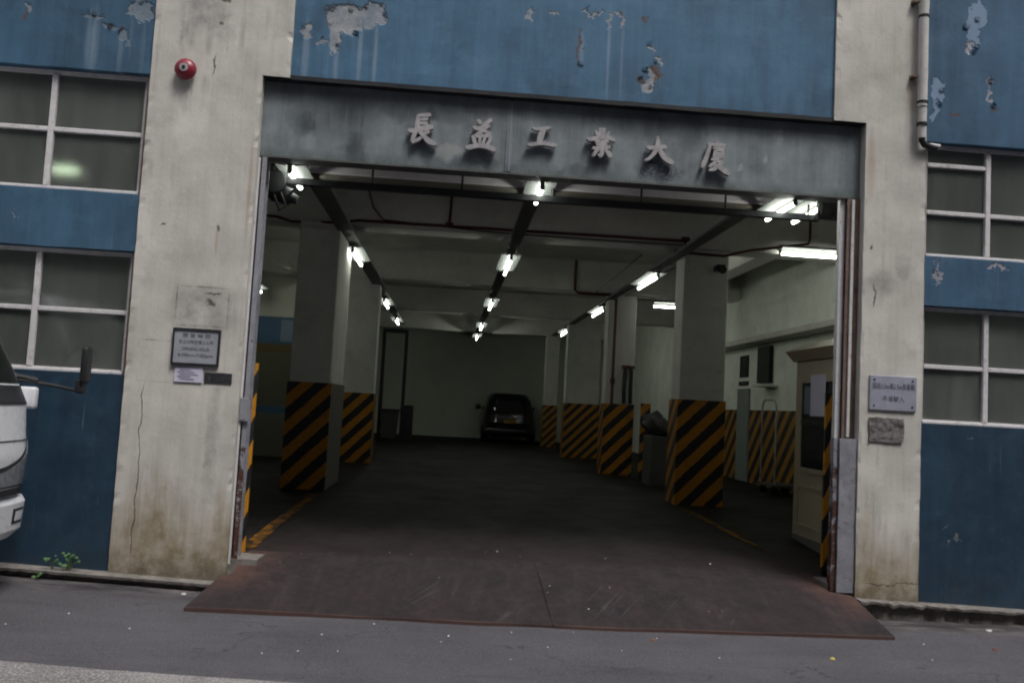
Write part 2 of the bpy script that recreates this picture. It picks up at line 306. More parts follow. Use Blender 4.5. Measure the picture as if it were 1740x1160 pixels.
MT['int_wall'] = plain('off-white garage plaster', (.74, .77, .69), .8, 0, .14, 1.6, .25, .15, (.60, .62, .55))
MT['back_wall'] = plain('pale green back wall paint', (.80, .86, .74), .7, 0, .08, 1.2, .3, .1, (.72, .77, .66))
MT['int_ceil'] = plain('sooty garage ceiling plaster', (.64, .63, .58), .85, 0, .2, 1.3, .2, .15, (.52, .51, .47))
MT['int_beam'] = plain('grey garage beam paint', (.60, .59, .555), .8, 0, .14, 1.4, .25, .12, (.48, .47, .44))
MT['int_col'] = plain('garage column paint', (.58, .57, .54), .75, 0, .14, 2., .3, .12, (.46, .45, .42))
MT['entry_beam'] = plain('mauve-grey beam paint', (.62, .565, .605), .7, 0, .14, 2., .3, .1, (.50, .455, .49))
MT['brown'] = plain('brown-grey band paint', (.13, .12, .10), .8, 0, .2, 3.)
MT['tube'] = emit('lit fluorescent tube', (.95, 1., .88), 22.0)
MT['reflector'] = plain('white lamp reflector', (.16, .17, .168), .6, 0, .05, 10, .5, .03)
MT['red'] = plain('red painted pipe', (.075, .012, .012), .5, 0, .25, 9, .5)
MT['bell'] = plain('red alarm bell enamel', (.24, .018, .036), .3, 0, .12, 14, .5, .05)
MT['pvc'] = plain('dirty white pipe plastic', (.55, .535, .51), .5, 0, .14, 7, .4, .1, (.40, .36, .33))
MT['glass'] = window_glass()
MT['sign_grey'] = plain('silver-grey sign plate', (.36, .375, .42), .4, .1, .10, 8, .5, .05, (.29, .30, .34))
MT['sign_metal'] = plain('scratched pale sign metal', (.33, .345, .42), .42, .1, .12, 9, .5, .06, (.26, .27, .33))
MT['print'] = plain('sign print', (.05, .05, .06), .6, 0, .2, 20, .3, .02)
MT['print_pale'] = plain('faded notice print', (.36, .35, .45), .8, 0, .2, 20, .2, .02)
MT['paper'] = plain('lilac-white paper', (.60, .58, .70), .85, 0, .06, 10, .2, .05)
MT['scuff'] = plain('black scuffed patch', (.030, .031, .035), .7, 0, .35, 16, .3, .3, (.10, .10, .105))
MT['rubble'] = plain('broken mortar patch', (.24, .22, .215), .95, 0, .55, 42, .2, 1., (.06, .055, .055))
MT['letter'] = plain('pale stone-grey letter', (.38, .365, .375), .6, 0, .28, 14, .3, .1, (.24, .22, .235))
MT['booth'] = plain('beige booth paint', (.40, .335, .235), .4, 0, .12, 3., .45, .05, (.32, .265, .185))
MT['booth_glass'] = plain('dark booth glass', (.018, .020, .022), .12, 0, .2, 3, .6, .02)
MT['door'] = plain('grey-green door paint', (.21, .24, .225), .55, 0, .12, 3.)
MT['black'] = plain('black opening', (.008, .008, .009), .6, 0, .2, 5)
MT['carpaint'] = plain('black car paint', (.006, .006, .008), .16, 0, .1, 3, .6, .01)
MT['carglass'] = plain('dark car glass', (.008, .010, .011), .06, 0, .1, 3, .7, .0)
MT['tail'] = plain('dark red tail lamp', (.05, .006, .006), .2, 0, .1, 9, .5, .02)
MT['plate'] = plain('yellow number plate', (.34, .19, .02), .5, 0, .08, 9, .4, .02)
MT['chrome'] = plain('dull chrome', (.42, .42, .42), .25, .9, .1, 9, .5, .02)
MT['rubber'] = plain('tyre rubber', (.018, .018, .019), .85, 0, .3, 12, .3, .2)
MT['truck_white'] = plain('white truck paint', (.66, .67, .70), .28, 0, .05, 4, .5, .02, (.56, .565, .58))
MT['truck_grey'] = plain('grey bumper plastic', (.30, .31, .33), .5, 0, .12, 6, .4)
MT['lamp'] = plain('clear headlamp lens', (.62, .64, .67), .10, 0, .2, 26, .6, .15, (.36, .37, .39))
MT['lens'] = plain('headlamp reflector', (.34, .36, .39), .12, .5, .45, 26, .6, .25, (.08, .085, .09))
MT['orange'] = plain('amber lamp lens', (.5, .16, .02), .2, 0, .1, 9, .5)
MT['leaf'] = plain('weed leaf', (.075, .16, .06), .55, 0, .35, 22, .3, .1)
MT['stem'] = plain('weed stem', (.09, .12, .05), .7, 0, .2, 22)
MT['m_beige'] = plain('beige board', (.42, .42, .36), .75, 0, .1, 3)
MT['m_blue'] = plain('blue board', (.045, .105, .18), .6, 0, .12, 3)
MT['m_blue2'] = plain('pale blue board', (.15, .20, .27), .6, 0, .12, 3)
MT['m_yellow'] = plain('ochre board', (.10, .066, .025), .6, 0, .15, 3)
MT['m_olive'] = plain('olive board', (.10, .105, .07), .7, 0, .15, 3)
MT['tarp'] = plain('black tarpaulin', (.022, .023, .024), .5, 0, .3, 6, .4, .4)
MT['cabinet'] = plain('grey cabinet paint', (.06, .06, .054), .6, 0, .2, 4)
g = G('worn yellow floor paint'); p = g.pos(); k = g.ma('ADD', g.noise(p, 9, 6, .75), g.ma('MULTIPLY', g.noise(p, 1.8, 3), .4))
MT['yellow_line'] = g.out(g.mix(g.mr(k, .60, .78), (.20, .09, .008), (.012, .011, .010)), .8, 0, .15)
MT['opp'] = plain('grey render of the far side', (.22, .215, .205), .85, 0, .15, .4)
MT['lit_white'] = plain('white litter', (.62, .62, .64), .7, 0, .1, 20)
MT['lit_yellow'] = plain('yellow litter', (.50, .42, .10), .7, 0, .1, 20)
MT['lit_brown'] = plain('brown litter', (.26, .12, .08), .8, 0, .1, 20)
MT['hz'] = hazard('black and yellow column stripes', .34, off=.15)
MT['hz_side'] = hazard('black and yellow column side stripes', .34, axis='y', sgn=-1, off=.4)
MT['hz_far'] = hazard('narrow black and yellow stripes', .26, yellow=(.46, .20, .014))
MT['hz_wall'] = hazard('black and yellow wall stripes', .40, axis='y', sgn=-1, yellow=(.40, .19, .02), slope=1.)
MT['hz_edge'] = hazard('black and yellow edge board', .42, yellow=(.62, .27, .015), slope=2.2)

# ------------------------------------------------------------------ mesh helpers
class MB:
    def __init__(s): s.bm = bmesh.new()
    def box(s, x0, y0, z0, x1, y1, z1):
        v = [s.bm.verts.new(p) for p in ((x0,y0,z0),(x1,y0,z0),(x1,y1,z0),(x0,y1,z0),(x0,y0,z1),(x1,y0,z1),(x1,y1,z1),(x0,y1,z1))]
        for f in ((0,3,2,1),(4,5,6,7),(0,1,5,4),(1,2,6,5),(2,3,7,6),(3,0,4,7)): s.bm.faces.new([v[i] for i in f])
        return s
    def hull(s, bot, top):
        b = [s.bm.verts.new(p) for p in bot]; t = [s.bm.verts.new(p) for p in top]; n = len(b)
        s.bm.faces.new(b[::-1]); s.bm.faces.new(t)
        for i in range(n): s.bm.faces.new((b[i], b[(i+1) % n], t[(i+1) % n], t[i]))
        return s
    def prism(s, pts, y0, y1):
        """polygon in X,Z (counter-clockwise seen from -Y) extruded from y0 to y1"""
        return s.hull([(x, y1, z) for x, z in pts], [(x, y0, z) for x, z in pts])
    def cyl(s, a, b, r0, r1=None, n=14, cap=True):
        a, b = Vector(a), Vector(b); r1 = r0 if r1 is None else r1
        d = (b-a).normalized(); e = d.orthogonal().normalized(); f = d.cross(e)
        A = [s.bm.verts.new(a+(e*math.cos(k)+f*math.sin(k))*r0) for k in (i*math.tau/n for i in range(n))]
        B = [s.bm.verts.new(b+(e*math.cos(k)+f*math.sin(k))*r1) for k in (i*math.tau/n for i in range(n))]
        for i in range(n): s.bm.faces.new((A[i], A[(i+1) % n], B[(i+1) % n], B[i]))
        if cap: s.bm.faces.new(A[::-1]); s.bm.faces.new(B)
        return s
    def tube(s, pts, r, n=10):
        pts = [Vector(p) for p in pts]; rings = []
        for i, p in enumerate(pts):
            d = (pts[min(i+1, len(pts)-1)]-pts[max(i-1, 0)]).normalized()
            if i == 0: e = d.orthogonal().normalized()
            e = (e-d*e.dot(d)).normalized(); f = d.cross(e)
            rings.append([s.bm.verts.new(p+(e*math.cos(k)+f*math.sin(k))*r) for k in (j*math.tau/n for j in range(n))])
        for a, b in zip(rings, rings[1:]):
            for j in range(n): s.bm.faces.new((a[j], a[(j+1) % n], b[(j+1) % n], b[j]))
        s.bm.faces.new(rings[0][::-1]); s.bm.faces.new(rings[-1])
        return s
    def lathe(s, prof, o, axis, n=24):
        """profile of (distance along axis, radius) about point o"""
        o, d = Vector(o), Vector(axis).normalized(); e = d.orthogonal().normalized(); f = d.cross(e); R = []
        for t, r in prof:
            R.append([s.bm.verts.new(o+d*t+(e*math.cos(k)+f*math.sin(k))*max(r, 1e-4)) for k in (j*math.tau/n for j in range(n))])
        for a, b in zip(R, R[1:]):
            for j in range(n): s.bm.faces.new((a[j], a[(j+1) % n], b[(j+1) % n], b[j]))
        s.bm.faces.new(R[0][::-1]); s.bm.faces.new(R[-1])
        return s
    def bevel(s, wd, seg=2):
        bmesh.ops.recalc_face_normals(s.bm, faces=s.bm.faces)
        ed = [e for e in s.bm.edges if len(e.link_faces) == 2 and e.calc_face_angle(0) > .5]
        bmesh.ops.bevel(s.bm, geom=ed, offset=wd, segments=seg, affect='EDGES', profile=.5, clamp_overlap=True)
        return s
    def roughen(s, step, amp, freq=6., edge=0.):
        """cut into a grid and shake the vertices: hand-made plaster, chipped edges"""
        bm = s.bm
        co = [v.co for v in bm.verts]
        for ax in (0, 2):
            lo, hi = min(c[ax] for c in co), max(c[ax] for c in co); k = int((hi-lo)/step)
            no = Vector((1, 0, 0)) if ax == 0 else Vector((0, 0, 1))
            for i in range(1, k+1):
                p = Vector((0, 0, 0)); p[ax] = lo+(hi-lo)*i/(k+1)
                bmesh.ops.bisect_plane(bm, geom=bm.verts[:]+bm.edges[:]+bm.faces[:], plane_co=p, plane_no=no)
        bmesh.ops.recalc_face_normals(bm, faces=bm.faces)
        sharp = set()
        for e in bm.edges:
            if len(e.link_faces) == 2 and e.calc_face_angle(0) > .6: sharp.update(e.verts)
        for v in bm.verts:
            n = noise.noise_vector(v.co*freq)
            v.co += n*amp
            if edge and v in sharp:
                q = noise.noise(v.co*17+Vector((3, 3, 3)))
                if q > .12: v.co += Vector((0, 1, 0))*edge*(q-.12)*2.2
        return s
    def obj(s, name, mat, parent=None, smooth=False):
        bmesh.ops.recalc_face_normals(s.bm, faces=s.bm.faces)
        me = bpy.data.meshes.new(name); s.bm.to_mesh(me); s.bm.free()
        me.materials.append(MT[mat] if isinstance(mat, str) else mat)
        if smooth:
            for p in me.polygons: p.use_smooth = True
            try: me.set_sharp_from_angle(angle=rad(38))
            except Exception: pass
        return link(name, me, parent)

def link(name, me, parent=None):
    o = bpy.data.objects.new(name, me); COL.objects.link(o)
    if parent is not None: adopt(o, parent)
    return o
def adopt(o, parent):
    o.parent = parent
    T = Matrix.Identity(4); q = parent
    L = Vector(parent.get('_base', (0, 0, 0)))
    o.matrix_parent_inverse = Matrix.Translation(-L)
    o['_base'] = (0, 0, 0)
def thing(name, label, cat, loc, group=None):
    o = bpy.data.objects.new(name, None); COL.objects.link(o); o.location = loc; o['_base'] = tuple(loc)
    o.empty_display_size = .2
    return tag(o, label, cat, group)
def tag(o, label, cat, group=None):
    o['label'] = label; o['category'] = cat
    if group: o['group'] = group
    return o
def struct(o): o['kind'] = 'structure'; return o
def copy_tree(o, parent=None):
    c = o.copy(); COL.objects.link(c)
    if parent is not None: c.parent = parent
    for ch in list(o.children): copy_tree(ch, c)
    return c

def text_mesh(body, size, name, mat, parent, cx, cz, y, width=None, depth=.0015):
    """upright lettering facing -Y centred on (cx, cz); flat print, a hair proud of the plate"""
    cu = bpy.data.curves.new(name, 'FONT'); cu.body = body; cu.size = size; cu.align_x = 'CENTER'; cu.align_y = 'CENTER'; cu.extrude = 0; cu.resolution_u = 3
    t = bpy.data.objects.new('t', cu); COL.objects.link(t)
    dg = bpy.context.evaluated_depsgraph_get(); me = bpy.data.meshes.new_from_object(t.evaluated_get(dg))
    bpy.data.objects.remove(t); bpy.data.curves.remove(cu)
    xs = [v.co.x for v in me.vertices]; ys = [v.co.y for v in me.vertices]
    if not xs: return None
    k = (width/(max(xs)-min(xs))) if width else 1
    mx, my = (max(xs)+min(xs))/2, (max(ys)+min(ys))/2
    for v in me.vertices: v.co = Vector(((v.co.x-mx)*k+cx, y, (v.co.y-my)+cz))
    me.materials.clear(); me.materials.append(MT[mat]); me.name = name
    return link(name, me, parent)

# ------------------------------------------------------------------ the setting: street, kerbs, garage shell
XZ = [(-60, .10), (-8, -.03), (-3.6, -.105), (-1.86, -.175), (.9, -.205), (3.55, -.195), (5.2, -.20), (9, -.24), (60, -.4)]
def street_z(x):
    for (a, za), (b, zb) in zip(XZ, XZ[1:]):
        if x <= b: return za+(zb-za)*(x-a)/(b-a)
    return XZ[-1][1]
def sheet(name, xs, ys, zf, mat):
    bm = bmesh.new(); g = [[bm.verts.new((x, y, zf(x, y))) for x in xs] for y in ys]
    for j in range(len(ys)-1):
        for i in range(len(xs)-1): bm.faces.new((g[j][i], g[j][i+1], g[j+1][i+1], g[j+1][i]))
    me = bpy.data.meshes.new(name); bm.to_mesh(me); bm.free(); me.materials.append(MT[mat])
    for p in me.polygons: p.use_smooth = True
    return link(name, me)
def frange(a, b, n): return [a+(b-a)*i/n for i in range(n+1)]
und = lambda x, y: .006*noise.noise(Vector((x*1.3, y*2.1, 0)))
struct(sheet('street', [-60, -30, -14, -9]+frange(-8, 9, 120)+[12, 20, 40, 60], frange(-13.9, -4, 12)+frange(-3.9, .4, 60), lambda x, y: street_z(x)+und(x, y), 'asphalt'))
EDGE = lambda x: -2.27-.075*(x+1.5)+.012*noise.noise(Vector((x*5, 0, 0)))
bm = bmesh.new(); A = []; B = []
for x in frange(-9, 1.2, 90):
    A.append(bm.verts.new((x, EDGE(x), street_z(x)+und(x, EDGE(x))+.006))); yb = min(EDGE(x)-.02, -3.1+.9*max(0, x+.2)*.55); B.append(bm.verts.new((x, yb, street_z(x)+und(x, yb)+.006)))
for i in range(len(A)-1): bm.faces.new((B[i], B[i+1], A[i+1], A[i]))
me = bpy.data.meshes.new('road_strip'); bm.to_mesh(me); bm.free(); me.materials.append(MT['asphalt_pale']); struct(link('road_strip', me))

def kerb(x0, x1, z0, z1, y, broken):
    bm = bmesh.new(); rows = []
    n = int((x1-x0)/.05)
    for i in range(n+1):
        x = x0+(x1-x0)*i/n; z = z0+(z1-z0)*i/n
        q = noise.noise(Vector((x*6, 2, 0))); q2 = noise.noise(Vector((x*19, 5, 0)))
        d = broken*max(0, q+.1)*1.2+.006*q2; zt = z-broken*.35*max(0, q2)-.004*q2
        rows.append([bm.verts.new(p) for p in ((x, y+d+.065+.01*q, z-.35), (x, y+d+.055+.015*q2, zt-.030-.012*q), (x, y+d+.004, zt-.026-.008*q2), (x, y+d, zt-.004), (x, y+d+.014, zt+.003*q), (x, .02, z+.008))])
    for a, b in zip(rows, rows[1:]):
        for j in range(5): bm.faces.new((a[j], b[j], b[j+1], a[j+1]))
    bm.faces.new(rows[0]); bm.faces.new(rows[-1][::-1])
    bmesh.ops.recalc_face_normals(bm, faces=bm.faces)
    me = bpy.data.meshes.new('kerb'); bm.to_mesh(me); bm.free(); me.materials.append(MT['kerb']); return struct(link('kerb', me))
kerb(-9, -3.55, .20, -.03, -.13, .012); kerb(-3.545, -1.83, -.03, -.105, -.13, .012)
kerb(3.62, 5.4, -.03, -.085, -.13, .07); kerb(5.405, 10, -.085, -.13, -.13, .02)

def floor_z(y):
    P = [(.1, .035), (1.5, .15), (3.2, .27), (4.2, .30), (99, .30)]
    if y <= .1: return .035
    for (a, za), (b, zb) in zip(P, P[1:]):
        if y <= b: return za+(zb-za)*(y-a)/(b-a)
FX0, FX1, BY = -4.9, 5.7, 24.0
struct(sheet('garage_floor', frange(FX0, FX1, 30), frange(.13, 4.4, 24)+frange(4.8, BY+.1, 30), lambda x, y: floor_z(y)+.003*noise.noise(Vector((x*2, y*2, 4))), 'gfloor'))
struct(MB().box(FX0-.2, .26, 4.30, FX1+.2, BY+.2, 4.55).obj('garage_ceiling', 'int_ceil'))
struct(MB().box(FX0-.2, .26, -.4, FX0, BY+.2, 4.30).obj('garage_wall_left', 'int_wall'))
struct(MB().box(FX0, BY, -.4, FX1, BY+.2, 4.30).obj('garage_wall_back', 'back_wall'))
wr = struct(MB().box(FX1, .26, -.4, FX1+.2, BY+.2, 4.30).obj('garage_wall_right', 'int_wall'))
# thick upper wall of the ramp on the right, its far top corner rounded, above a ledge
prof = [(4.32, 2.961)]+[(10.45-1.9*(1-math.cos(t)), 2.961+1.338*math.sin(t)) for t in frange(0, math.pi/2, 16)]+[(4.32, 4.299)]
struct(MB().hull([(5.699, y, z) for y, z in prof], [(5.42, y, z) for y, z in prof]).obj('garage_ramp_wall', 'int_wall', None, True))
struct(MB().box(5.36, 4.32, 2.86, 5.70, 12.0, 2.96).bevel(.01).obj('garage_wall_ledge', 'int_beam'))
for y0, y1 in ((3.90, 4.30), (8.80, 9.20), (14.2, 14.6), (19.5, 19.9)):
    struct(MB().box(FX0, y0, 3.71, FX1, y1, 4.302).bevel(.008, 1).obj('garage_beam', 'int_beam'))
eb = struct(MB().box(FX0, .86, 3.60, FX1, 1.20, 4.302).bevel(.01, 1).obj('garage_entrance_beam', 'entry_beam'))
o = MB().box(FX0, .87, 3.575, FX1, 1.19, 3.599).obj('beam_lower_edge', 'brown'); adopt(o, eb)
struct(MB().box(FX0, 1.21, 3.80, -3.1, 3.89, 4.302).obj('garage_beam', 'int_beam'))
struct(MB().box(4.3, 4.31, 3.80, 4.60, 8.79, 4.302).obj('garage_beam', 'int_beam'))
# painted stripes and door on the right wall (parts of the wall)
o = MB().box(5.675, 5.2, .29, 5.698, 8.74, 1.65).obj('striped_dado', 'hz_wall'); adopt(o, wr)
o = MB().box(5.675, 9.52, .29, 5.698, 12.5, 1.65).obj('striped_dado', 'hz_wall'); adopt(o, wr)
o = MB().box(5.66, 8.80, .29, 5.699, 9.46, 2.06).bevel(.008).obj('door', 'door'); adopt(o, wr)
o = MB().box(5.668, 8.92, 2.12, 5.699, 9.42, 2.20).obj('door_vent', 'black'); adopt(o, wr)
o = MB().box(5.672, 8.94, 2.28, 5.699, 9.40, 2.70).obj('wall_opening', 'black'); adopt(o, wr)
o = MB().box(5.62, 7.66, 2.14, 5.699, 8.28, 2.80).bevel(.01).obj('wall_opening', 'black'); adopt(o, wr)
o = MB().box(5.45, 7.4, 2.06, 5.699, 8.0, 2.10).bevel(.005).obj('wall_shelf', 'int_beam'); adopt(o, wr)

for pts in ([(-1.80, .55), (-1.66, .55), (-1.50, 3.3), (-1.60, 3.3)], [(3.26, 1.4), (3.35, 1.4), (3.08, 3.6), (3.0, 3.6)]):
    bm = bmesh.new(); L = []; Rr = []
    for i in range(25):
        t = i/24; q = .012*noise.noise(Vector((t*9, pts[0][0], 0)))
        a = Vector(pts[0]).lerp(Vector(pts[3]), t); b = Vector(pts[1]).lerp(Vector(pts[2]), t)
        L.append(bm.verts.new((a.x+q, a.y, floor_z(a.y)+.008))); Rr.append(bm.verts.new((b.x-q, b.y, floor_z(b.y)+.008)))
    for i in range(24): bm.faces.new((L[i], Rr[i], Rr[i+1], L[i+1]))
    me = bpy.data.meshes.new('floor_line'); bm.to_mesh(me); bm.free(); me.materials.append(MT['yellow_line']); struct(link('floor_line', me))

# ------------------------------------------------------------------ the building's street front
TOPZ = 11.0
BL = thing('industrial_building', 'blue and cream painted industrial building front with wide vehicle entrance', 'building', (0, 0, 0))
PY = -.025
PL0, PL1, PLU, PR0, PR1, PRU = -2.703, -1.759, -1.532, 3.618, 4.186, 3.317
FT, FB = 4.195, 3.526                      # fascia top and bottom
o = MB().prism([(PL0, -.4), (PL1, -.4), (PL1, FT), (PLU, FT), (PLU, 6.2), (PL0, 6.2)], PY, .42).roughen(.055, .004, 4, .010).obj('pillar', 'cream', BL, False)
o['label'] = 'stained cream pillar left of the entrance'
o = MB().prism([(PR0, -.4), (PR1, -.4), (PR1, 6.2), (PRU, 6.2), (PRU, FT), (PR0, FT)], PY, .42).roughen(.055, .004, 4, .010).obj('pillar', 'cream', BL, False)
o['label'] = 'stained cream pillar right of the entrance'
for x0, x1, mt in ((PL0, PLU, 'cream'), (PRU, PR1, 'cream'), (PLU, PRU, 'blue_mid'), (-9, PL0, 'blue_side'), (PR1, 10, 'blue_right')):
    MB().box(x0, PY if mt == 'cream' else 0, 6.205, x1, .42, TOPZ).obj('upper_wall', mt, BL)
def panel(x0, x1, z0, z1, mt, y0=0., y1=.25, label=None, edge=.004):
    o = MB().box(x0, y0, z0, x1, y1, z1).roughen(.10, .005, 4, edge).obj('wall_panel', mt, BL)
    if label: o['label'] = label
    return o
panel(PLU+.002, PRU-.002, FT+.03, 6.2, 'blue_mid', 0., .42, 'faded blue panel with peeling paint above the entrance')
MB().box(PLU-.22, -.012, FT-.012, PRU+.296, .40, FT+.026).roughen(.12, .004).obj('drip_edge', 'dark', BL)
LX0 = -9.
panel(LX0, PL0-.002, 4.14, 6.2, 'blue_side'); panel(LX0, PL0-.002, 2.60, 3.09, 'blue_side'); panel(LX0, PL0-.002, -.4, 1.555, 'blue_dado')
RX1 = 10.
panel(PR1+.002, RX1, 4.075, 6.2, 'blue_right'); panel(PR1+.002, RX1, 2.575, 3.02, 'blue_right'); panel(PR1+.002, RX1, -.4, 1.515, 'blue_dado')
MB().box(-9, 0, 1.56, -5.0, .25, 2.595).obj('wall_panel', 'blue_side', BL); MB().box(-9, 0, 3.095, -5.0, .25, 4.135).obj('wall_panel', 'blue_side', BL)
MB().box(5.62, 0, 1.52, 10, .25, 2.57).obj('wall_panel', 'blue_right', BL); MB().box(5.62, 0, 3.025, 10, .25, 4.07).obj('wall_panel', 'blue_right', BL)

FR = random.Random(11)
def flake(x, z, wd, ht, up, mt):
    bm = bmesh.new(); rows = []; a0 = FR.uniform(-.5, .5)
    for j in range(5):
        v = j/4; r = []
        for i in range(5):
            u = i/4-.5; jit = FR.uniform(-.16, .16)
            px = u*wd*(1-.45*v*v)+jit*wd*.3*(v > .1); pz = (v+jit*.3*(v > .1))*ht*(1 if up else -1)
            r.append(bm.verts.new((x+px*math.cos(a0)-pz*math.sin(a0), -.006-.13*ht*v*v-.003*abs(jit), z+px*math.sin(a0)+pz*math.cos(a0))))
        rows.append(r)
    for j in range(4):
        for i in range(4): bm.faces.new((rows[j][i], rows[j][i+1], rows[j+1][i+1], rows[j+1][i]))
    bmesh.ops.solidify(bm, geom=bm.faces[:], thickness=.0025)
    mb = MB(); mb.bm.free(); mb.bm = bm; return mb.obj('paint_flake', mt, BL, True)
for x, z, up in ((-1.22, 4.86, 0), (-1.05, 4.88, 0), (-.92, 4.91, 0), (-.76, 4.86, 0), (-1.0, 4.63, 1), (-1.15, 4.52, 1), (1.58, 4.55, 0), (1.63, 4.36, 1), (1.67, 4.63, 0), (1.60, 4.78, 0), (1.54, 4.44, 1), (1.0, 4.55, 0)):
    flake(x, z, FR.uniform(.03, .07), FR.uniform(.02, .04), up, 'blue_mid')
for x, z, up in ((4.66, 5.02, 0), (4.56, 5.20, 0), (4.63, 4.93, 1), (4.33, 4.58, 0), (4.30, 4.42, 1), (4.79, 4.70, 0), (4.66, 5.28, 0), (4.82, 4.44, 1)):
    flake(x, z, FR.uniform(.03, .07), FR.uniform(.025, .045), up, 'blue_right')
for x, z, up in ((-3.0, 4.51, 0), (-3.22, 4.64, 0), (-2.84, 4.77, 0), (-3.08, 4.55, 0)):
    flake(x, z, FR.uniform(.025, .05), FR.uniform(.02, .035), up, 'blue_side')

def window(x0, x1, z0, z1, vs, hs, label, extra=()):
    """frame (the part) with bars and panes as its pieces"""
    y0, y1 = .075, .125; fw = .035
    mb = MB(); mb.box(x0, y0, z0, x1, y1, z0+fw); mb.box(x0, y0, z1-fw, x1, y1, z1); mb.box(x0, y0, z0+fw, x0+fw, y1, z1-fw); mb.box(x1-fw, y0, z0+fw, x1, y1, z1-fw)
    f = mb.obj('window', 'white_metal', BL); f['label'] = label
    MB().box(x0+.01, .03, z0-.006, x1-.01, .0745, z0+.022).bevel(.006).obj('sill', 'white_metal', f)
    xs = [x0+fw]+list(vs)+[x1-fw]; zs = [z0+fw]+list(hs)+[z1-fw]
    for v in vs: MB().box(v-.024, y0-.012, z0+fw, v+.024, y1-.01, z1-fw).bevel(.006).obj('glazing_bar', 'white_metal', f)
    for i in range(len(xs)-1):
        a = xs[i]+(.024 if i else 0); b = xs[i+1]-(.024 if i < len(xs)-2 else 0)
        hh = list(hs)
        for (ci, zx) in extra:
            if ci == i: hh.append(zx)
        for h in hh: MB().box(a+.001, y0-.008, h-.020, b-.001, y1-.012, h+.020).bevel(.006).obj('glazing_bar', 'white_metal', f)
        hh = sorted(hh); zz = [z0+fw]+hh+[z1-fw]
        for j in range(len(zz)-1):
            c = zz[j]+(.020 if j else 0); d = zz[j+1]-(.020 if j < len(zz)-2 else 0)
            t = (random.random()-.5)*.008
            MB().hull([(a, .098+t, c), (b, .098-t, c), (b, .102-t, c), (a, .102+t, c)], [(a, .098+t, d), (b, .098-t, d), (b, .102-t, d), (a, .102+t, d)]).obj('pane', 'glass', f)
    return f
window(-4.99, -2.735, 3.095, 4.135, (-4.26, -3.525), (3.62,), 'upper window of grey frosted panes left of the entrance')
window(-4.99, -2.735, 1.560, 2.595, (-4.26, -3.52), (2.08,), 'lower window of dark panes behind the truck mirror')
window(4.215, 5.61, 3.025, 4.070, (4.83,), (3.44,), 'upper window right of the downpipe', extra=((0, 3.88),))
window(4.215, 5.61, 1.520, 2.570, (4.83,), (2.03,), 'lower window right of the no-entry plate')
for a, b, z0, z1 in ((-2.734, -2.705, 3.095, 4.135), (-2.734, -2.705, 1.56, 2.595), (4.188, 4.214, 3.025, 4.07), (4.188, 4.214, 1.52, 2.57)):
    MB().box(a, .02, z0, b, .24, z1).obj('window_jamb', 'steel_brown', BL)

# ------------------------------------------------------------------ the sign over the entrance
SG = thing('entrance_sign', 'grey weathered metal fascia with six raised Chinese characters over the entrance', 'sign', (.93, .12, FB))
FY = .075
for x0, x1 in ((PL1+.004, .375), (.425, PR0-.004)):
    MB().box(x0, FY, FB, x1, FY+.16, FT-.014).roughen(.10, .003, 3).obj('sheet_panel', 'fascia', SG, True)
MB().box(.372, FY-.006, FB+.004, .428, FY+.005, FT-.02).bevel(.003).obj('joint_strip', 'fascia', SG); MB().box(.408, FY-.010, FB+.01, .416, FY-.0065, FT-.03).obj('joint_bead', 'sign_metal', SG)
MB().box(PL1+.004, FY-.010, FB-.016, PR0-.004, FY+.17, FB-.001).obj('bottom_rim', 'tray', SG)
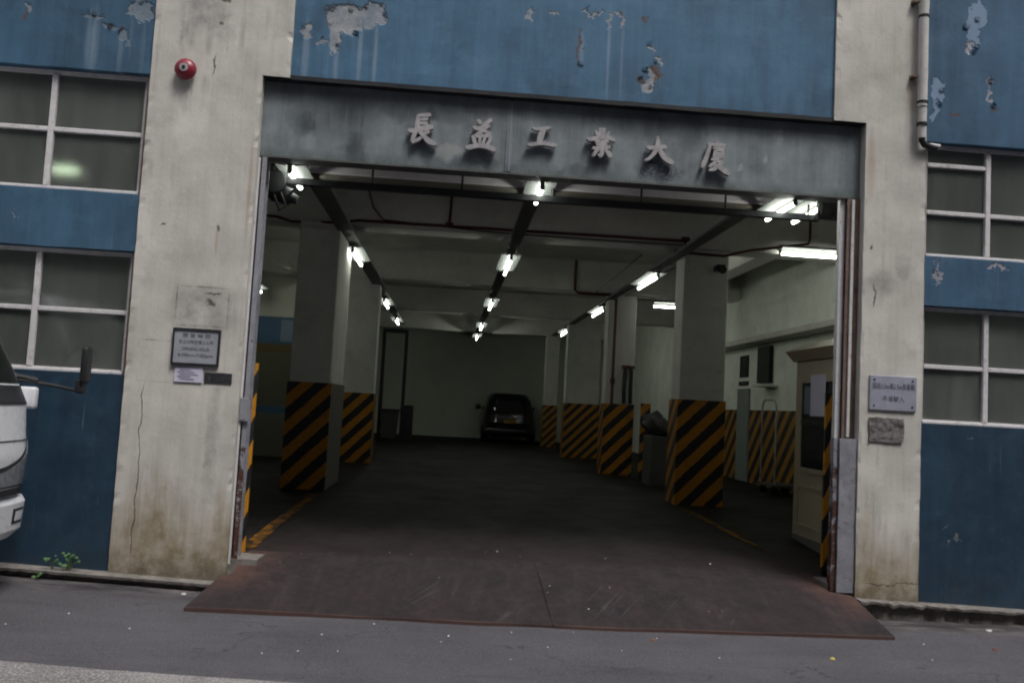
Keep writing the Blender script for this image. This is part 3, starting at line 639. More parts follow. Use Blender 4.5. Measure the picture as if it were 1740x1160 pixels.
# brush-written characters: strokes of (x, y, half width), box 0..100, y up
CH = {
 'a': [[(34,96,4),(33,70,7),(31,44,7)], [(36,94,4),(52,95,5),(68,97,6),(72,94,4)], [(40,80,4),(52,82,4.5),(66,84,4)], [(40,68,4),(52,70,4.5),(66,71,4)],
       [(4,47,3),(14,42,6),(40,50,7),(66,58,8),(84,60,5)], [(30,46,6),(24,30,6),(20,12,6),(26,9,4)], [(22,10,5),(36,16,5),(52,28,3)], [(72,46,5),(60,40,5),(50,36,3)], [(40,44,5),(54,30,6),(72,14,8),(94,6,5),(98,4,2)]],
 'b': [[(34,92,3),(42,84,6),(44,78,3)], [(80,96,5),(66,86,6),(50,74,3)], [(20,68,3),(32,64,6),(56,68,7),(76,76,4)], [(60,66,6),(44,52,6),(26,40,3)], [(58,58,4),(72,52,6),(78,46,3)],
       [(20,42,3),(26,28,6),(32,14,5)], [(30,38,4),(54,42,5),(78,44,5)], [(46,40,4),(44,26,4.5),(44,12,4)], [(62,42,4),(58,28,4.5),(54,12,4)], [(80,44,4),(76,28,5),(68,12,5)], [(0,2,3),(10,2,7),(40,11,6),(70,9,7),(92,2,8),(97,4,3)]],
 'c': [[(16,92,3),(28,84,6),(48,88,7),(72,96,7),(74,90,3)], [(52,86,8),(46,60,9),(42,34,9),(42,22,7)], [(2,14,3),(14,12,7),(40,22,7),(68,24,8),(92,18,9),(98,16,3)]],
 'd': [[(46,98,4),(46,80,4.5),(45,64,4)], [(58,98,5),(57,80,5),(56,62,4.5)], [(30,88,2),(36,78,5),(40,68,3)], [(76,88,2),(70,78,4.5),(64,68,3)], [(4,62,3),(12,58,6),(44,66,5),(72,68,6),(96,60,4)], [(40,60,3),(44,54,3.5)], [(66,62,3),(60,54,3.5)],
       [(30,52,3),(50,54,4),(74,56,4)], [(34,44,3),(50,45,4),(70,46,3.5)], [(22,33,3),(30,30,5),(56,37,5),(82,38,5)], [(53,58,4.5),(54,36,6),(54,14,6),(50,6,4),(42,14,3)], [(44,30,4),(34,20,5),(26,8,5),(24,12,3)], [(64,30,4),(76,18,7),(84,6,6)]],
 'e': [[(8,62,3),(16,56,6),(44,60,6),(66,64,7),(72,60,3)], [(42,98,2),(44,80,6),(42,62,7),(32,38,6),(16,20,5),(2,14,3)], [(46,62,5),(54,44,7),(68,26,8),(90,14,8),(98,12,3)]],
 'f': [[(48,98,3),(56,92,6),(58,88,3)], [(22,84,3),(32,82,5),(62,86,5),(82,84,4)], [(30,82,5),(25,60,5.5),(18,36,6),(8,12,6),(4,8,3)], [(40,72,3),(60,75,4),(80,74,3.5)], [(48,66,4),(46,50,4.5),(44,42,4)], [(50,66,3),(64,68,4),(76,66,4)], [(74,66,4),(72,50,4.5),(70,42,4)], [(50,57,2.6),(70,58,2.6)], [(50,50,2.6),(70,50,2.6)], [(46,42,3),(70,43,3)],
       [(34,34,3),(46,37,4.5),(56,38,3)], [(58,40,4),(48,26,5),(32,14,5),(28,16,3)], [(50,28,3),(64,32,4),(74,32,4)], [(74,32,4),(62,18,6),(44,4,6),(28,0,3)], [(44,20,4),(60,12,6),(80,2,8),(98,-8,5)]],
}
def character(key, cx, cz, wd, ht):
    mb = MB()
    for i, st in enumerate(CH[key]):
        P = []
        for (x0, y0, a), (x1, y1, b) in zip(st, st[1:]):
            for k in range(5):
                t = k/5; P.append((x0+(x1-x0)*t, y0+(y1-y0)*t, a+(b-a)*t))
        P.append(st[-1])
        for _ in range(2):
            P = [P[0]]+[tuple((P[j-1][q]+2*P[j][q]+P[j+1][q])/4 for q in range(3)) for j in range(1, len(P)-1)]+[P[-1]]
        L, Rr = [], []
        for j, (x, y, h) in enumerate(P):
            a, b = P[max(0, j-1)], P[min(len(P)-1, j+1)]; d = Vector((b[0]-a[0], b[1]-a[1])); d.normalize() if d.length else None
            h *= 1.12; n = Vector((-d.y, d.x)); L.append((x+n.x*h, y+n.y*h)); Rr.append((x-n.x*h, y-n.y*h))
        yf = FY-.058-.0008*i
        W_ = lambda p: (cx+(p[0]-50)/100*wd, cz+(p[1]-50)/100*ht)
        vf = [[mb.bm.verts.new((*(W_(p)[:1]), yf, W_(p)[1])) for p in q] for q in (L, Rr)]
        vb = [[mb.bm.verts.new((W_(p)[0], FY-.018, W_(p)[1])) for p in q] for q in (L, Rr)]
        for j in range(len(P)-1):
            mb.bm.faces.new((vf[0][j], vf[1][j], vf[1][j+1], vf[0][j+1]))
            mb.bm.faces.new((vb[0][j], vb[0][j+1], vb[1][j+1], vb[1][j]))
            mb.bm.faces.new((vf[0][j], vf[0][j+1], vb[0][j+1], vb[0][j])); mb.bm.faces.new((vf[1][j+1], vf[1][j], vb[1][j], vb[1][j+1]))
        for j in (0, len(P)-1): mb.bm.faces.new((vf[0][j], vf[1][j], vb[1][j], vb[0][j]))
    for px, pz in ((40, 40), (60, 40)):
        mb.cyl((cx+(px-50)/100*wd, FY-.03, cz+(pz-50)/100*ht), (cx+(px-50)/100*wd, FY+.01, cz+(pz-50)/100*ht), .006, n=6)
    return mb.obj('character', 'letter', SG)
for key, cx, cz in (('a', -.365, 3.84), ('b', .155, 3.845), ('c', .69, 3.85), ('d', 1.215, 3.84), ('e', 1.745, 3.81), ('f', 2.255, 3.805)):
    ht = {'c': .20, 'e': .27}.get(key, .285)
    character(key, cx, cz, .275, ht)

# ------------------------------------------------------------------ entrance fittings
RP = thing('steel_ramp', 'rusty brown steel ramp plates bridging the street and the entrance', 'ramp', (.9, -.4, -.2))
for x0, x1, xb0, xb1 in ((-1.87, .895, -1.70, .86), (.905, 3.60, .87, 3.58)):
    bm = bmesh.new(); N = 26; K = 18; top = []
    for j in range(K+1):
        v = j/K; row = []
        for i in range(N+1):
            t = i/N; y = -.76+v*1.26; q = min(1, (y+.76)/.9)
            x = (x0+(x1-x0)*t)*(1-q)+(xb0+(xb1-xb0)*t)*q
            if y > -.14: x = min(max(x, -1.68), 3.395 if y > -.02 else 3.58)
            zf = street_z(x)+.024+.010*noise.noise(Vector((x*1.1, 3, 0)))
            z = zf*(1-q)+.044*q if y < .14 else floor_z(y)+.007
            if j == K: y += .05*noise.noise(Vector((x*3, 1, 4)))
            row.append(bm.verts.new((x, y+.012*noise.noise(Vector((x*2, 0, 9)))*(1-v), z+.004*noise.noise(Vector((x*2, y*3, 0)))*(1 if y < .1 else .3))))
        top.append(row)
    low = [[bm.verts.new((q.co.x, q.co.y, -.33)) for q in r] for r in top]
    for j in range(K):
        for i in range(N): bm.faces.new((top[j][i], top[j][i+1], top[j+1][i+1], top[j+1][i]))
    for i in range(N):
        bm.faces.new((low[0][i], low[0][i+1], top[0][i+1], top[0][i])); bm.faces.new((top[K][i], top[K][i+1], low[K][i+1], low[K][i]))
    for j in range(K):
        bm.faces.new((low[j+1][0], low[j][0], top[j][0], top[j+1][0])); bm.faces.new((low[j][N], low[j+1][N], top[j+1][N], top[j][N]))
    mb = MB(); mb.bm.free(); mb.bm = bm; mb.obj('plate', 'ramp', RP, True)
mb = MB(); mb.tube([(.90-.035*t, -.755+.90*t, street_z(.9)*(1-t)+.026*(1-t)+.046*t) for t in frange(0, 1, 14)], .006, 6); mb.obj('weld_seam', 'ramp', RP)
# concrete lumps at the foot of each guide
for x0, x1, nm in ((-1.757, -1.52, 'rough concrete footing at the left shutter guide'), (3.40, 3.617, 'rough concrete footing at the right shutter guide')):
    tag(MB().box(x0, .05, -.12, x1, .34, .075).roughen(.05, .012, 9).obj('concrete_footing', 'kerb'), nm, 'footing')

def channel(x0, x1, y0, y1, z0, z1, mats, name, label, open_right):
    t = thing(name, label, 'shutter guide', ((x0+x1)/2, y0, z0)); th = .012
    MB().box(x0, y0, z0, x1, y0+th, z1).roughen(.25, .002, 5).obj('front_flange', mats[0], t)
    MB().box(x0, y1-th, z0, x1, y1, z1).obj('rear_flange', mats[1], t)
    xa = x0 if open_right else x1-th
    MB().box(xa, y0+th+.001, z0, xa+th, y1-th-.001, z1).obj('web', mats[2], t)
    return t
gl = channel(-1.728, -1.69, .06, .20, .02, FB-.02, ('steel_rust', 'steel', 'steel_rust'), 'shutter_guide', 'rust-eaten steel shutter guide on the left side of the entrance', True)
MB().box(-1.757, .045, .03, -1.741, .0585, FB-.03).obj('edge_strip', 'white_metal', gl); MB().box(-1.740, .075, .03, -1.729, .19, FB-.03).obj('gap_shade_strip', 'dark', gl)  # solid dark strip stands in for the shade in the gap
MB().box(-1.755, .03, 1.22, -1.67, .044, 1.42).bevel(.004).obj('repair_plate', 'steel_rust', gl)
gr = channel(3.50, 3.617, .06, .22, .03, FB-.02, ('steel_brown', 'steel', 'steel_brown'), 'shutter_guide', 'brown steel shutter guide on the right side of the entrance', False)
MB().box(3.452, .10, 1.30, 3.497, .16, FB-.02).obj('inner_rail', 'white_metal', gr)
MB().box(3.535, .040, 1.36, 3.562, .0585, FB-.03).bevel(.003).obj('edge_strip', 'white_metal', gr)
bx = thing('guide_guard', 'battered grey steel box guarding the foot of the right shutter guide', 'post guard', (3.52, .03, .02))
MB().box(3.46, -.005, .01, 3.612, .038, 1.345).roughen(.12, .004, 5).obj('front_plate', 'steel', bx)
MB().box(3.415, .02, .02, 3.452, .09, 1.345).roughen(.12, .006, 5).obj('side_flange', 'steel_rust', bx)
for x0, x1, z0, z1, nm in ((-1.757, -1.712, .06, 1.73, 'black and yellow striped board behind the left shutter guide'), (3.515, 3.602, .06, 1.75, 'black and yellow striped board behind the right shutter guide')):
    tag(MB().box(x0, .43, z0, x1, .465, z1).obj('edge_board', 'hz_edge'), nm, 'warning board')
# overhead rail on rods, and the shutter motor
hr = thing('overhead_rail', 'dark horizontal rail hung on thin rods across the entrance', 'rail', (.87, .6, 3.41))
MB().box(-1.72, .57, 3.405, 3.46, .63, 3.468).bevel(.008).obj('rail', 'dark', hr)
for x in (-.83, .01, .87, 1.72, 2.54, 3.36): MB().cyl((x, .6, 3.469), (x, .6, 4.299), .011, n=8).obj('rod', 'dark', hr)
sm = thing('shutter_motor', 'dark shutter motor with chain wheel in the upper left corner of the entrance', 'motor', (-1.66, .7, 3.3))
MB().lathe([(0, .05), (.01, .085), (.16, .085), (.17, .05), (.24, .04)], (-1.74, .72, 3.36), (1, -.1, -.35), 18).obj('motor_body', 'dark', sm, True)
MB().lathe([(0, .10), (.02, .115), (.035, .10)], (-1.72, .60, 3.42), (0, -1, 0), 20).obj('chain_wheel', 'dark', sm, True)
MB().box(-1.80, .62, 3.30, -1.745, .9, 3.60).obj('bracket', 'dark', sm)
MB().tube([(-1.68, .60, 3.36), (-1.60, .58, 3.20), (-1.66, .58, 3.15), (-1.72, .6, 3.3)], .012, 6).obj('chain', 'dark', sm)
sb = thing('shutter_bracket', 'dark bracket plate at the upper right end of the rail', 'bracket', (3.45, .5, 3.4))
MB().box(3.40, .47, 3.40, 3.60, .50, 3.62).obj('plate', 'dark', sb); MB().cyl((3.47, .44, 3.47), (3.47, .56, 3.47), .05, n=14).obj('roller', 'dark', sb)

# ------------------------------------------------------------------ things on the pillars
fb = thing('fire_bell', 'round red fire alarm bell high on the left cream pillar', 'bell', (-2.40, PY, 4.18))
MB().lathe([(0, .045), (.02, .05), (.035, .04)], (-2.40, PY+.002, 4.18), (0, -1, 0), 20).obj('back_plate', 'dark', fb, True)
MB().lathe([(.030, .086), (.040, .092), (.062, .088), (.082, .070), (.094, .042), (.098, .018)], (-2.40, PY, 4.18), (0, -1, 0), 28).obj('gong', 'bell', fb, True)
MB().lathe([(.0965, .036), (.101, .036), (.102, .028)], (-2.40, PY, 4.18), (0, -1, 0), 20).obj('badge', 'letter', fb, True)
MB().lathe([(.0985, .016), (.108, .014), (.110, .006)], (-2.40, PY, 4.18), (0, -1, 0), 14).obj('cap_nut', 'dark', fb, True)

oh = thing('opening_hours_sign', 'framed grey opening hours plate on the left cream pillar', 'sign', (-2.135, PY, 1.70)); y = PY-.008
MB().box(-2.315, y-.012, 1.685, -1.955, PY+.004, 1.955).obj('plate', 'sign_grey', oh)
mb = MB()
for a in ((-2.33, 1.955, -1.94, 1.975), (-2.33, 1.665, -1.94, 1.685), (-2.33, 1.685, -2.315, 1.955), (-1.955, 1.685, -1.94, 1.955)): mb.box(a[0], y-.020, a[1], a[2], PY+.004, a[3])
mb.obj('frame', 'dark', oh)
for s, z, wd in (('開 放 時 間', 1.915, .225), ('早上六時至晚上七時', 1.862, .285), ('OPENING HOUR', 1.803, .225), ('6:00am-7:00pm', 1.748, .285)):
    text_mesh(s, .040 if wd < .25 else .036, 'lettering', 'print', oh, -2.135, z, y-.0145, wd)
pn = thing('paper_notice', 'small lilac-white paper notice taped below the opening hours plate', 'notice', (-2.18, PY, 1.54))
MB().hull([(-2.295, PY-.012, 1.525), (-2.062, PY-.012, 1.525), (-2.062, PY-.008, 1.525), (-2.295, PY-.008, 1.525)], [(-2.295, PY-.010, 1.662), (-2.062, PY-.014, 1.662), (-2.062, PY-.010, 1.662), (-2.295, PY-.006, 1.662)]).obj('sheet', 'paper', pn)
for i in range(6):
    z = 1.645-.019*i; a = -2.27+.02*(i % 2); b = -2.10-.03*((i*2) % 3)
    MB().box(a, PY-.0165, z, b, PY-.0145, z+.006).obj('print_line', 'print_pale', pn)
o = MB().box(-2.05, PY-.007, 1.525, -1.825, PY+.005, 1.615).roughen(.03, .004, 14).obj('scuffed_plate', 'scuff'); tag(o, 'black scuffed rectangular plate beside the paper notice', 'plate')

ne = thing('no_entry_plate', 'pale metal no-entry plate with Chinese lettering screwed to the right cream pillar', 'sign', (3.915, PY, 1.61)); y = PY-.012
MB().box(3.70, y-.006, 1.612, 4.13, PY+.003, 1.918).bevel(.004).obj('plate', 'sign_metal', ne)
text_mesh('超過3.5m高5.5m長車輛', .062, 'lettering', 'print', ne, 3.915, 1.825, y-.0075, .385)
text_mesh('不准駛入', .054, 'lettering', 'print', ne, 3.915, 1.715, y-.0075, .20)
for x in (3.74, 4.09):
    for z in (1.65, 1.88): MB().lathe([(0, .009), (.004, .009), (.006, .004)], (x, y-.006, z), (0, -1, 0), 10).obj('screw', 'dark', ne)
o = MB().box(3.705, PY-.016, 1.335, 4.02, PY+.005, 1.545).roughen(.018, .010, 22).obj('mortar_patch', 'rubble'); tag(o, 'rough square patch of broken mortar below the no-entry plate', 'patch')

dp = thing('downpipe', 'dirty white downpipe at the right edge of the right cream pillar', 'pipe', (4.10, -.08, 4.0))
MB().cyl((4.105, -.082, 4.36), (4.105, -.082, 11.0), .042, n=18).obj('pipe', 'pvc', dp, True)
MB().cyl((4.108, -.082, 4.07), (4.108, -.082, 4.40), .034, n=18).obj('lower_pipe', 'pvc', dp, True)
MB().tube([(4.108, -.082, 4.12), (4.11, -.08, 4.05), (4.14, -.07, 4.015), (4.20, -.06, 4.005), (4.26, -.05, 4.0)], .028, 12).obj('elbow', 'dark', dp, True)
MB().cyl((4.19, -.06, 4.02), (4.29, -.055, 4.015), .020, n=12).obj('outlet', 'pvc', dp, True)
for z in (4.40, 4.20, 5.2):
    MB().lathe([(-.012, .046), (.012, .046)], (4.106, -.082, z), (0, 0, 1), 18).obj('collar', 'dark', dp)
for z in (4.64, 5.34):
    MB().box(4.01, -.085, z-.008, 4.065, PY+.004, z+.008).obj('bracket', 'steel_brown', dp)

# ------------------------------------------------------------------ garage: columns
def column(x0, x1, y0, y1, gtop, label, stripes, side, inner=None):
    t = thing('column', label, 'column', ((x0+x1)/2, y0, .30), 'columns inside the garage')
    MB().box(x0+.02, y0+.02, .29, x1-.02, y1-.02, 3.709).bevel(.015).obj('shaft', 'int_col', t)
    MB().box(x0, y0, .295, x1, y0+.018, gtop).obj('striped_guard', stripes, t)
    MB().box(x0, y0+.0185, .295, x0+.018, y1, gtop).obj('striped_guard', side, t)
    MB().box(x1-.018, y0+.0185, .295, x1, y1, gtop).obj('striped_guard' if not inner else 'side_guard', inner or side, t)
    return t
column(-2.04, -1.485, 3.72, 5.1, 1.64, 'nearest column on the left of the driveway, striped black and yellow at its foot', 'hz', 'hz_side', 'brown')
column(-1.98, -1.37, 8.86, 9.35, 1.575, 'second column on the left of the driveway, just right of the nearest left one', 'hz', 'hz_side')
column(3.04, 3.69, 3.98, 4.46, 1.69, 'large nearest column on the right of the driveway with bold black and yellow stripes', 'hz', 'hz_side')
column(2.92, 3.50, 8.93, 9.35, 1.63, 'second column on the right of the driveway, beside the red riser pipe', 'hz', 'hz_side')
column(2.87, 3.75, 14.2, 14.65, 1.64, 'third column on the right of the driveway, wide with narrow stripes', 'hz_far', 'hz_side')
column(2.92, 3.37, 19.55, 20.0, 1.58, 'farthest column on the right of the driveway, next to the black car', 'hz_far', 'hz_side')
tag(MB().box(3.53, 8.45, .295, 3.71, 8.49, 1.66).obj('striped_board', 'hz'), 'narrow striped board standing right of the second right column', 'warning board')

# ------------------------------------------------------------------ garage: lights on trays
FIX = []
def make_light():
    t = thing('fluorescent_light', '', 'lamp', (0, 0, 0), 'fluorescent lights in the garage')
    MB().box(-.045, -.63, .005, .045, .63, .06).bevel(.006).obj('housing', 'tray', t)
    mb = MB()
    for s in (-1, 1):
        mb.hull([(s*.046, -.62, .0), (s*.14, -.62, .012), (s*.14, .62, .012), (s*.046, .62, .0)], [(s*.046, -.62, .006), (s*.14, -.62, .018), (s*.14, .62, .018), (s*.046, .62, .006)])
    mb.obj('reflector', 'reflector', t)
    MB().cyl((0, -.60, -.055), (0, .60, -.055), .018, n=12).obj('tube', 'tube', t, True)
    for y in (-.61, .61): MB().box(-.02, y-.012, -.075, .02, y+.012, .004).obj('lampholder', 'reflector', t)
    return t
LP = make_light(); used = False
def light(x, y, z, label, rot=0., ln=1.):
    global used
    o = copy_tree(LP) if used else LP
    used = True
    o.location = (x, y, z); o.rotation_euler = (0, 0, rot); o.scale = (1, ln, 1); o['label'] = label; FIX.append(o)
    return o
MID = [(.66, 'nearest'), (5.1, 'second'), (10.2, 'third'), (15.3, 'fourth'), (18.9, 'farthest')]
todo = [(.745, y, 3.535, f'{k} fluorescent light of the middle row along the driveway', 0., .5 if y < 1 else 1.2) for y, k in MID]
todo += [(2.96+.13*(y < 1), y, 3.535, f'{k} fluorescent light of the right row above the right columns', 0., .6 if y < 1 else 1.1) for y, k in ((.62, 'nearest'), (5.75, 'second'), (10.3, 'third'), (15.6, 'farthest'))]
todo += [(-1.44-.12*(y < 1), y, 3.535, f'{k} fluorescent light of the left row above the left columns', 0., .5 if y < 1 else 1.) for y, k in ((.72, 'nearest'), (5.2, 'second'), (11.2, 'third'), (15.2, 'farthest'))]
todo += [(3.42, .80, 3.56, 'extra fluorescent light just right of the nearest one in the right row', 0., .55), (-3.55, 8.2, 3.37, 'fluorescent light in the side bay left of the left columns'), (-3.74, .9, 3.52, 'fluorescent light glowing behind the upper left window', math.pi/2, .22), (-4.42, 1.5, 3.95, 'second fluorescent light glowing faintly behind the upper left window', math.pi/2, .2)]
for a in todo: light(*a)
light(4.91, 3.80, 3.75, 'single fluorescent light set crosswise below the right end of the first beam', math.pi/2)
light(3.98, 8.70, 3.55, 'crosswise fluorescent light half hidden behind the large right column', math.pi/2, .4)
# the nearest lights hang on short rods; trays carry the rows
for x, y0, y1, wd, k in ((.745, 1.5, 19.6, .075, 'middle'), (2.96, 1.5, 18, .075, 'right'), (-1.44, 1.45, 17, .10, 'left')):
    t = thing('cable_tray', f'dark cable tray carrying the {k} row of lights', 'cable tray', (x, y0, 3.6), 'cable trays under the garage beams')
    MB().box(x-wd, y0-.2, 3.597, x+wd, y1, 3.603).obj('floor_plate', 'tray', t)
    for s in (-1, 1): MB().box(x+s*wd-.004, y0-.2, 3.6035, x+s*wd+.004, y1, 3.632).obj('side_rail', 'tray', t)
    for yb in (4.1, 9.0, 14.4): MB().box(x-.02, yb-.02, 3.633, x+.02, yb+.02, 3.712).obj('hanger', 'tray', t)

# pipes and cables
def pipe_thing(name, label, cat, paths, r, mat, n=8):
    t = thing(name, label, cat, paths[0][0])
    for p in paths: MB().tube(p, r, n).obj('pipe_run' if 'pipe' in name else 'cable_run', mat, t, True)
    return t
sp = pipe_thing('sprinkler_pipe', 'red sprinkler pipe running across the first beam above the left column', 'pipe',
    [[(-3.2, 3.84, 3.75), (-2.35, 3.84, 3.75), (-2.15, 3.84, 3.695), (-1.5, 3.70, 3.695), (-1.42, 3.84, 3.745), (-1.30, 3.86, 3.77), (3.05, 3.86, 3.79)], [(-.12, 3.84, 3.80), (-.11, 3.84, 4.28)], [(3.02, 3.84, 3.82), (3.02, 3.84, 3.63), (3.55, 3.84, 3.62), (3.9, 3.84, 3.72), (4.70, 3.84, 3.86), (4.72, 3.84, 3.92), (4.72, 3.84, 4.28)]], .018, 'red')
for x, z in ((-1.84, 3.695), (-.12, 3.79), (3.02, 3.81)): MB().box(x-.05, 3.80, z-.028, x+.05, 3.888, z+.028).bevel(.008).obj('coupling', 'red', sp)
rr = pipe_thing('riser_pipe', 'dark red riser pipe standing left of the second right column', 'pipe', [[(3.03, 8.72, 1.62), (3.03, 8.72, 3.60), (2.96, 8.72, 3.66), (2.3, 8.72, 3.66), (2.24, 8.72, 3.72), (2.24, 8.72, 4.28)]], .028, 'red')
MB().lathe([(-.05, .045), (.05, .045)], (3.03, 8.72, 2.05), (0, 0, 1), 12).obj('valve', 'red', rr)
pipe_thing('ceiling_cable', 'thin black cable drooping along the first garage beam', 'cable', [[(-1.2, 3.88, 4.2), (-1.12, 3.87, 3.95), (-.98, 3.86, 3.80), (0.5, 3.87, 3.735), (2.0, 3.87, 3.73), (3.0, 3.88, 3.74)]], .009, 'dark', 6)
pipe_thing('conduit', 'thin dark conduit rising along the ceiling beside the right light row', 'conduit', [[(3.25, 4.4, 3.66), (3.2, 8.7, 3.66)], [(2.55, 4.4, 3.66), (2.60, 8.75, 3.66)]], .012, 'dark', 6)
ff = thing('wall_floodlight', 'small dark lamp fixed near the top of the large right column', 'lamp', (3.5, 3.9, 3.45))
MB().box(3.45, 3.80, 3.42, 3.57, 3.98, 3.50).bevel(.015).obj('lamp_body', 'dark', ff); MB().lathe([(0, .03), (.07, .055), (.075, .05)], (3.51, 3.80, 3.45), (0, -1, -.6), 14).obj('lamp_head', 'dark', ff, True)

# ------------------------------------------------------------------ garage: booth
bo = thing('guard_booth', 'beige guard booth with dark window just inside the right side of the entrance', 'booth', (4.4, 1.5, .15)); X0, X1, Y0, Y1 = 3.90, 5.0, .92, 2.12
MB().box(X0, Y0, .13, X1, Y1, 2.14).bevel(.012).obj('body', 'booth', bo)
MB().hull([(X0-.03, Y0-.03, 2.141), (X1+.03, Y0-.03, 2.141), (X1+.03, Y1+.03, 2.141), (X0-.03, Y1+.03, 2.141)], [(X0-.10, Y0-.10, 2.25), (X1+.1, Y0-.1, 2.25), (X1+.1, Y1+.1, 2.25), (X0-.1, Y1+.1, 2.25)]).bevel(.01).obj('cornice', 'booth', bo)
MB().hull([(X0-.11, Y0-.11, 2.251), (X1+.11, Y0-.11, 2.251), (X1+.11, Y1+.11, 2.251), (X0-.11, Y1+.11, 2.251)], [(X0+.1, Y0+.1, 2.36), (X1-.1, Y0+.1, 2.36), (X1-.1, Y1-.1, 2.36), (X0+.1, Y1-.1, 2.36)]).obj('roof', 'booth', bo)
wf = None
mb = MB()
for a in ((1.0, .93, 1.97, .98), (1.0, 1.90, 1.97, 1.96), (1.0, .98, 1.06, 1.90), (1.91, .98, 1.97, 1.90)): mb.box(X0-.022, a[0], a[1], X0-.001, a[2], a[3])
wf = mb.obj('window', 'booth', bo)
MB().box(X0-.010, 1.061, .981, X0-.001, 1.909, 1.44).obj('pane', 'booth_glass', wf); MB().box(X0-.010, 1.061, 1.50, X0-.001, 1.909, 1.899).obj('pane', 'booth_glass', wf); MB().box(X0-.018, 1.061, 1.441, X0-.001, 1.909, 1.499).obj('glazing_bar', 'dark', wf)
MB().box(X0-.026, 1.28, 1.54, X0-.023, 1.66, 1.98).obj('paper_sheet', 'paper', bo); MB().box(X0-.016, 1.70, 1.56, X0-.0112, 1.84, 1.86).obj('paper_sheet', 'm_blue2', bo)
for a in ((1.02, .76, 2.0, .79), (1.02, .34, 2.0, .37), (1.02, .37, 1.05, .76), (1.97, .37, 2.0, .76)): MB().box(X0-.014, a[0], a[1], X0-.001, a[2], a[3]).obj('moulding', 'booth', bo)
MB().box(X0-.012, Y0+.02, .13, X0-.001, Y1-.02, .24).obj('skirting', 'brown', bo)

# ------------------------------------------------------------------ garage: clutter
tr = thing('hand_trolley', 'hand trolley with thin hooped handle parked by the striped right wall', 'trolley', (5.2, 6.2, .30))
MB().tube([(5.15, 6.62, .45), (5.15, 6.62, 1.68), (5.15, 6.58, 1.76), (5.15, 6.50, 1.80), (5.15, 6.12, 1.80), (5.15, 6.04, 1.76), (5.15, 6.0, 1.68), (5.15, 6.0, .45)], .014, 8).obj('handle', 'steel', tr, True)
MB().box(5.10, 5.98, .43, 5.62, 6.64, .47).bevel(.006).obj('platform', 'cabinet', tr)
for x in (5.18, 5.54):
    for yy in (6.06, 6.56): MB().lathe([(-.02, .03), (-.018, .062), (.018, .062), (.02, .03)], (x, yy, .366), (0, 1, 0), 14).obj('wheel', 'rubber', tr, True)
cm = thing('covered_machine', 'grey machine under a lumpy black cover between the right columns', 'machine', (3.5, 7, .30))
MB().box(3.36, 6.8, .295, 3.78, 7.4, 1.12).bevel(.02).obj('cabinet', 'cabinet', cm)
mb = MB(); bmesh.ops.create_icosphere(mb.bm, subdivisions=3, radius=1)
for v in mb.bm.verts:
    n = noise.noise(v.co*2.3)
    v.co = Vector((3.56+v.co.x*(.27+.09*n), 7.1+v.co.y*.36, 1.24+v.co.z*(.22+.12*n)-v.co.x*.12))
    if v.co.z < 1.13: v.co.z = 1.13-.02*abs(n)
mb.obj('cover', 'tarp', cm, True)
hb = thing('fire_hose', 'dark fire hoses hanging on the front of the second right column', 'hose', (3.38, 8.8, 1.9))
for x in (3.30, 3.42): MB().tube([(x, 8.93, 2.30), (x, 8.90, 2.26), (x-.01, 8.89, 1.9), (x, 8.90, 1.64)], .035, 8).obj('hose', 'dark', hb, True)
MB().box(3.24, 8.88, 2.31, 3.48, 8.945, 2.36).obj('hook_bar', 'red', hb)
fr = thing('steel_gateway', 'tall black steel door frame at the far left end of the garage', 'frame', (-1.65, 18.4, .30))
for x in (-1.98, -1.33): MB().box(x-.05, 18.4, .295, x+.05, 18.52, 3.45).obj('post', 'dark', fr)
MB().box(-2.03, 18.39, 3.451, -1.28, 18.53, 3.56).obj('head_beam', 'dark', fr)
wb = thing('waste_bin', 'dark wheeled bin standing inside the black steel frame', 'bin', (-1.66, 18.2, .30))
MB().hull([(-1.86, 17.9, .40), (-1.46, 17.9, .40), (-1.46, 18.3, .40), (-1.86, 18.3, .40)], [(-1.92, 17.84, 1.15), (-1.40, 17.84, 1.15), (-1.40, 18.34, 1.15), (-1.92, 18.34, 1.15)]).bevel(.02).obj('tub', 'cabinet', wb)
MB().box(-1.94, 17.82, 1.152, -1.38, 18.36, 1.22).bevel(.02).obj('lid', 'dark', wb)
for x in (-1.80, -1.52): MB().cyl((x-.02, 18.0, .365), (x+.02, 18.0, .365), .065, n=14).obj('wheel', 'rubber', wb)
tag(MB().box(-1.30, 18.6, .30, -1.02, 18.9, 1.35).bevel(.02).obj('locker', 'dark'), 'dark locker right of the black steel frame', 'locker')
mu = thing('painted_partition', 'partition of beige, blue and ochre boards in the left side bay', 'partition', (-3.5, 9.4, .30))
for z0, z1, mt in ((.295, 1.10, 'brown'), (1.103, 1.24, 'm_blue'), (1.243, 2.25, 'm_olive'), (2.42, 2.93, 'm_blue'), (2.933, 3.70, 'm_beige')):
    MB().box(-4.89, 9.40, z0, -2.3, 9.46, z1).obj('board', mt, mu)
MB().prism([(-4.89, 2.253), (-2.3, 2.253), (-2.3, 2.417), (-4.89, 2.417)], 9.405, 9.455).obj('board', 'm_yellow', mu)
MB().prism([(-3.25, 2.47), (-2.75, 2.47), (-2.75, 2.88), (-3.25, 2.88)], 9.385, 9.399).obj('small_panel', 'm_blue2', mu)

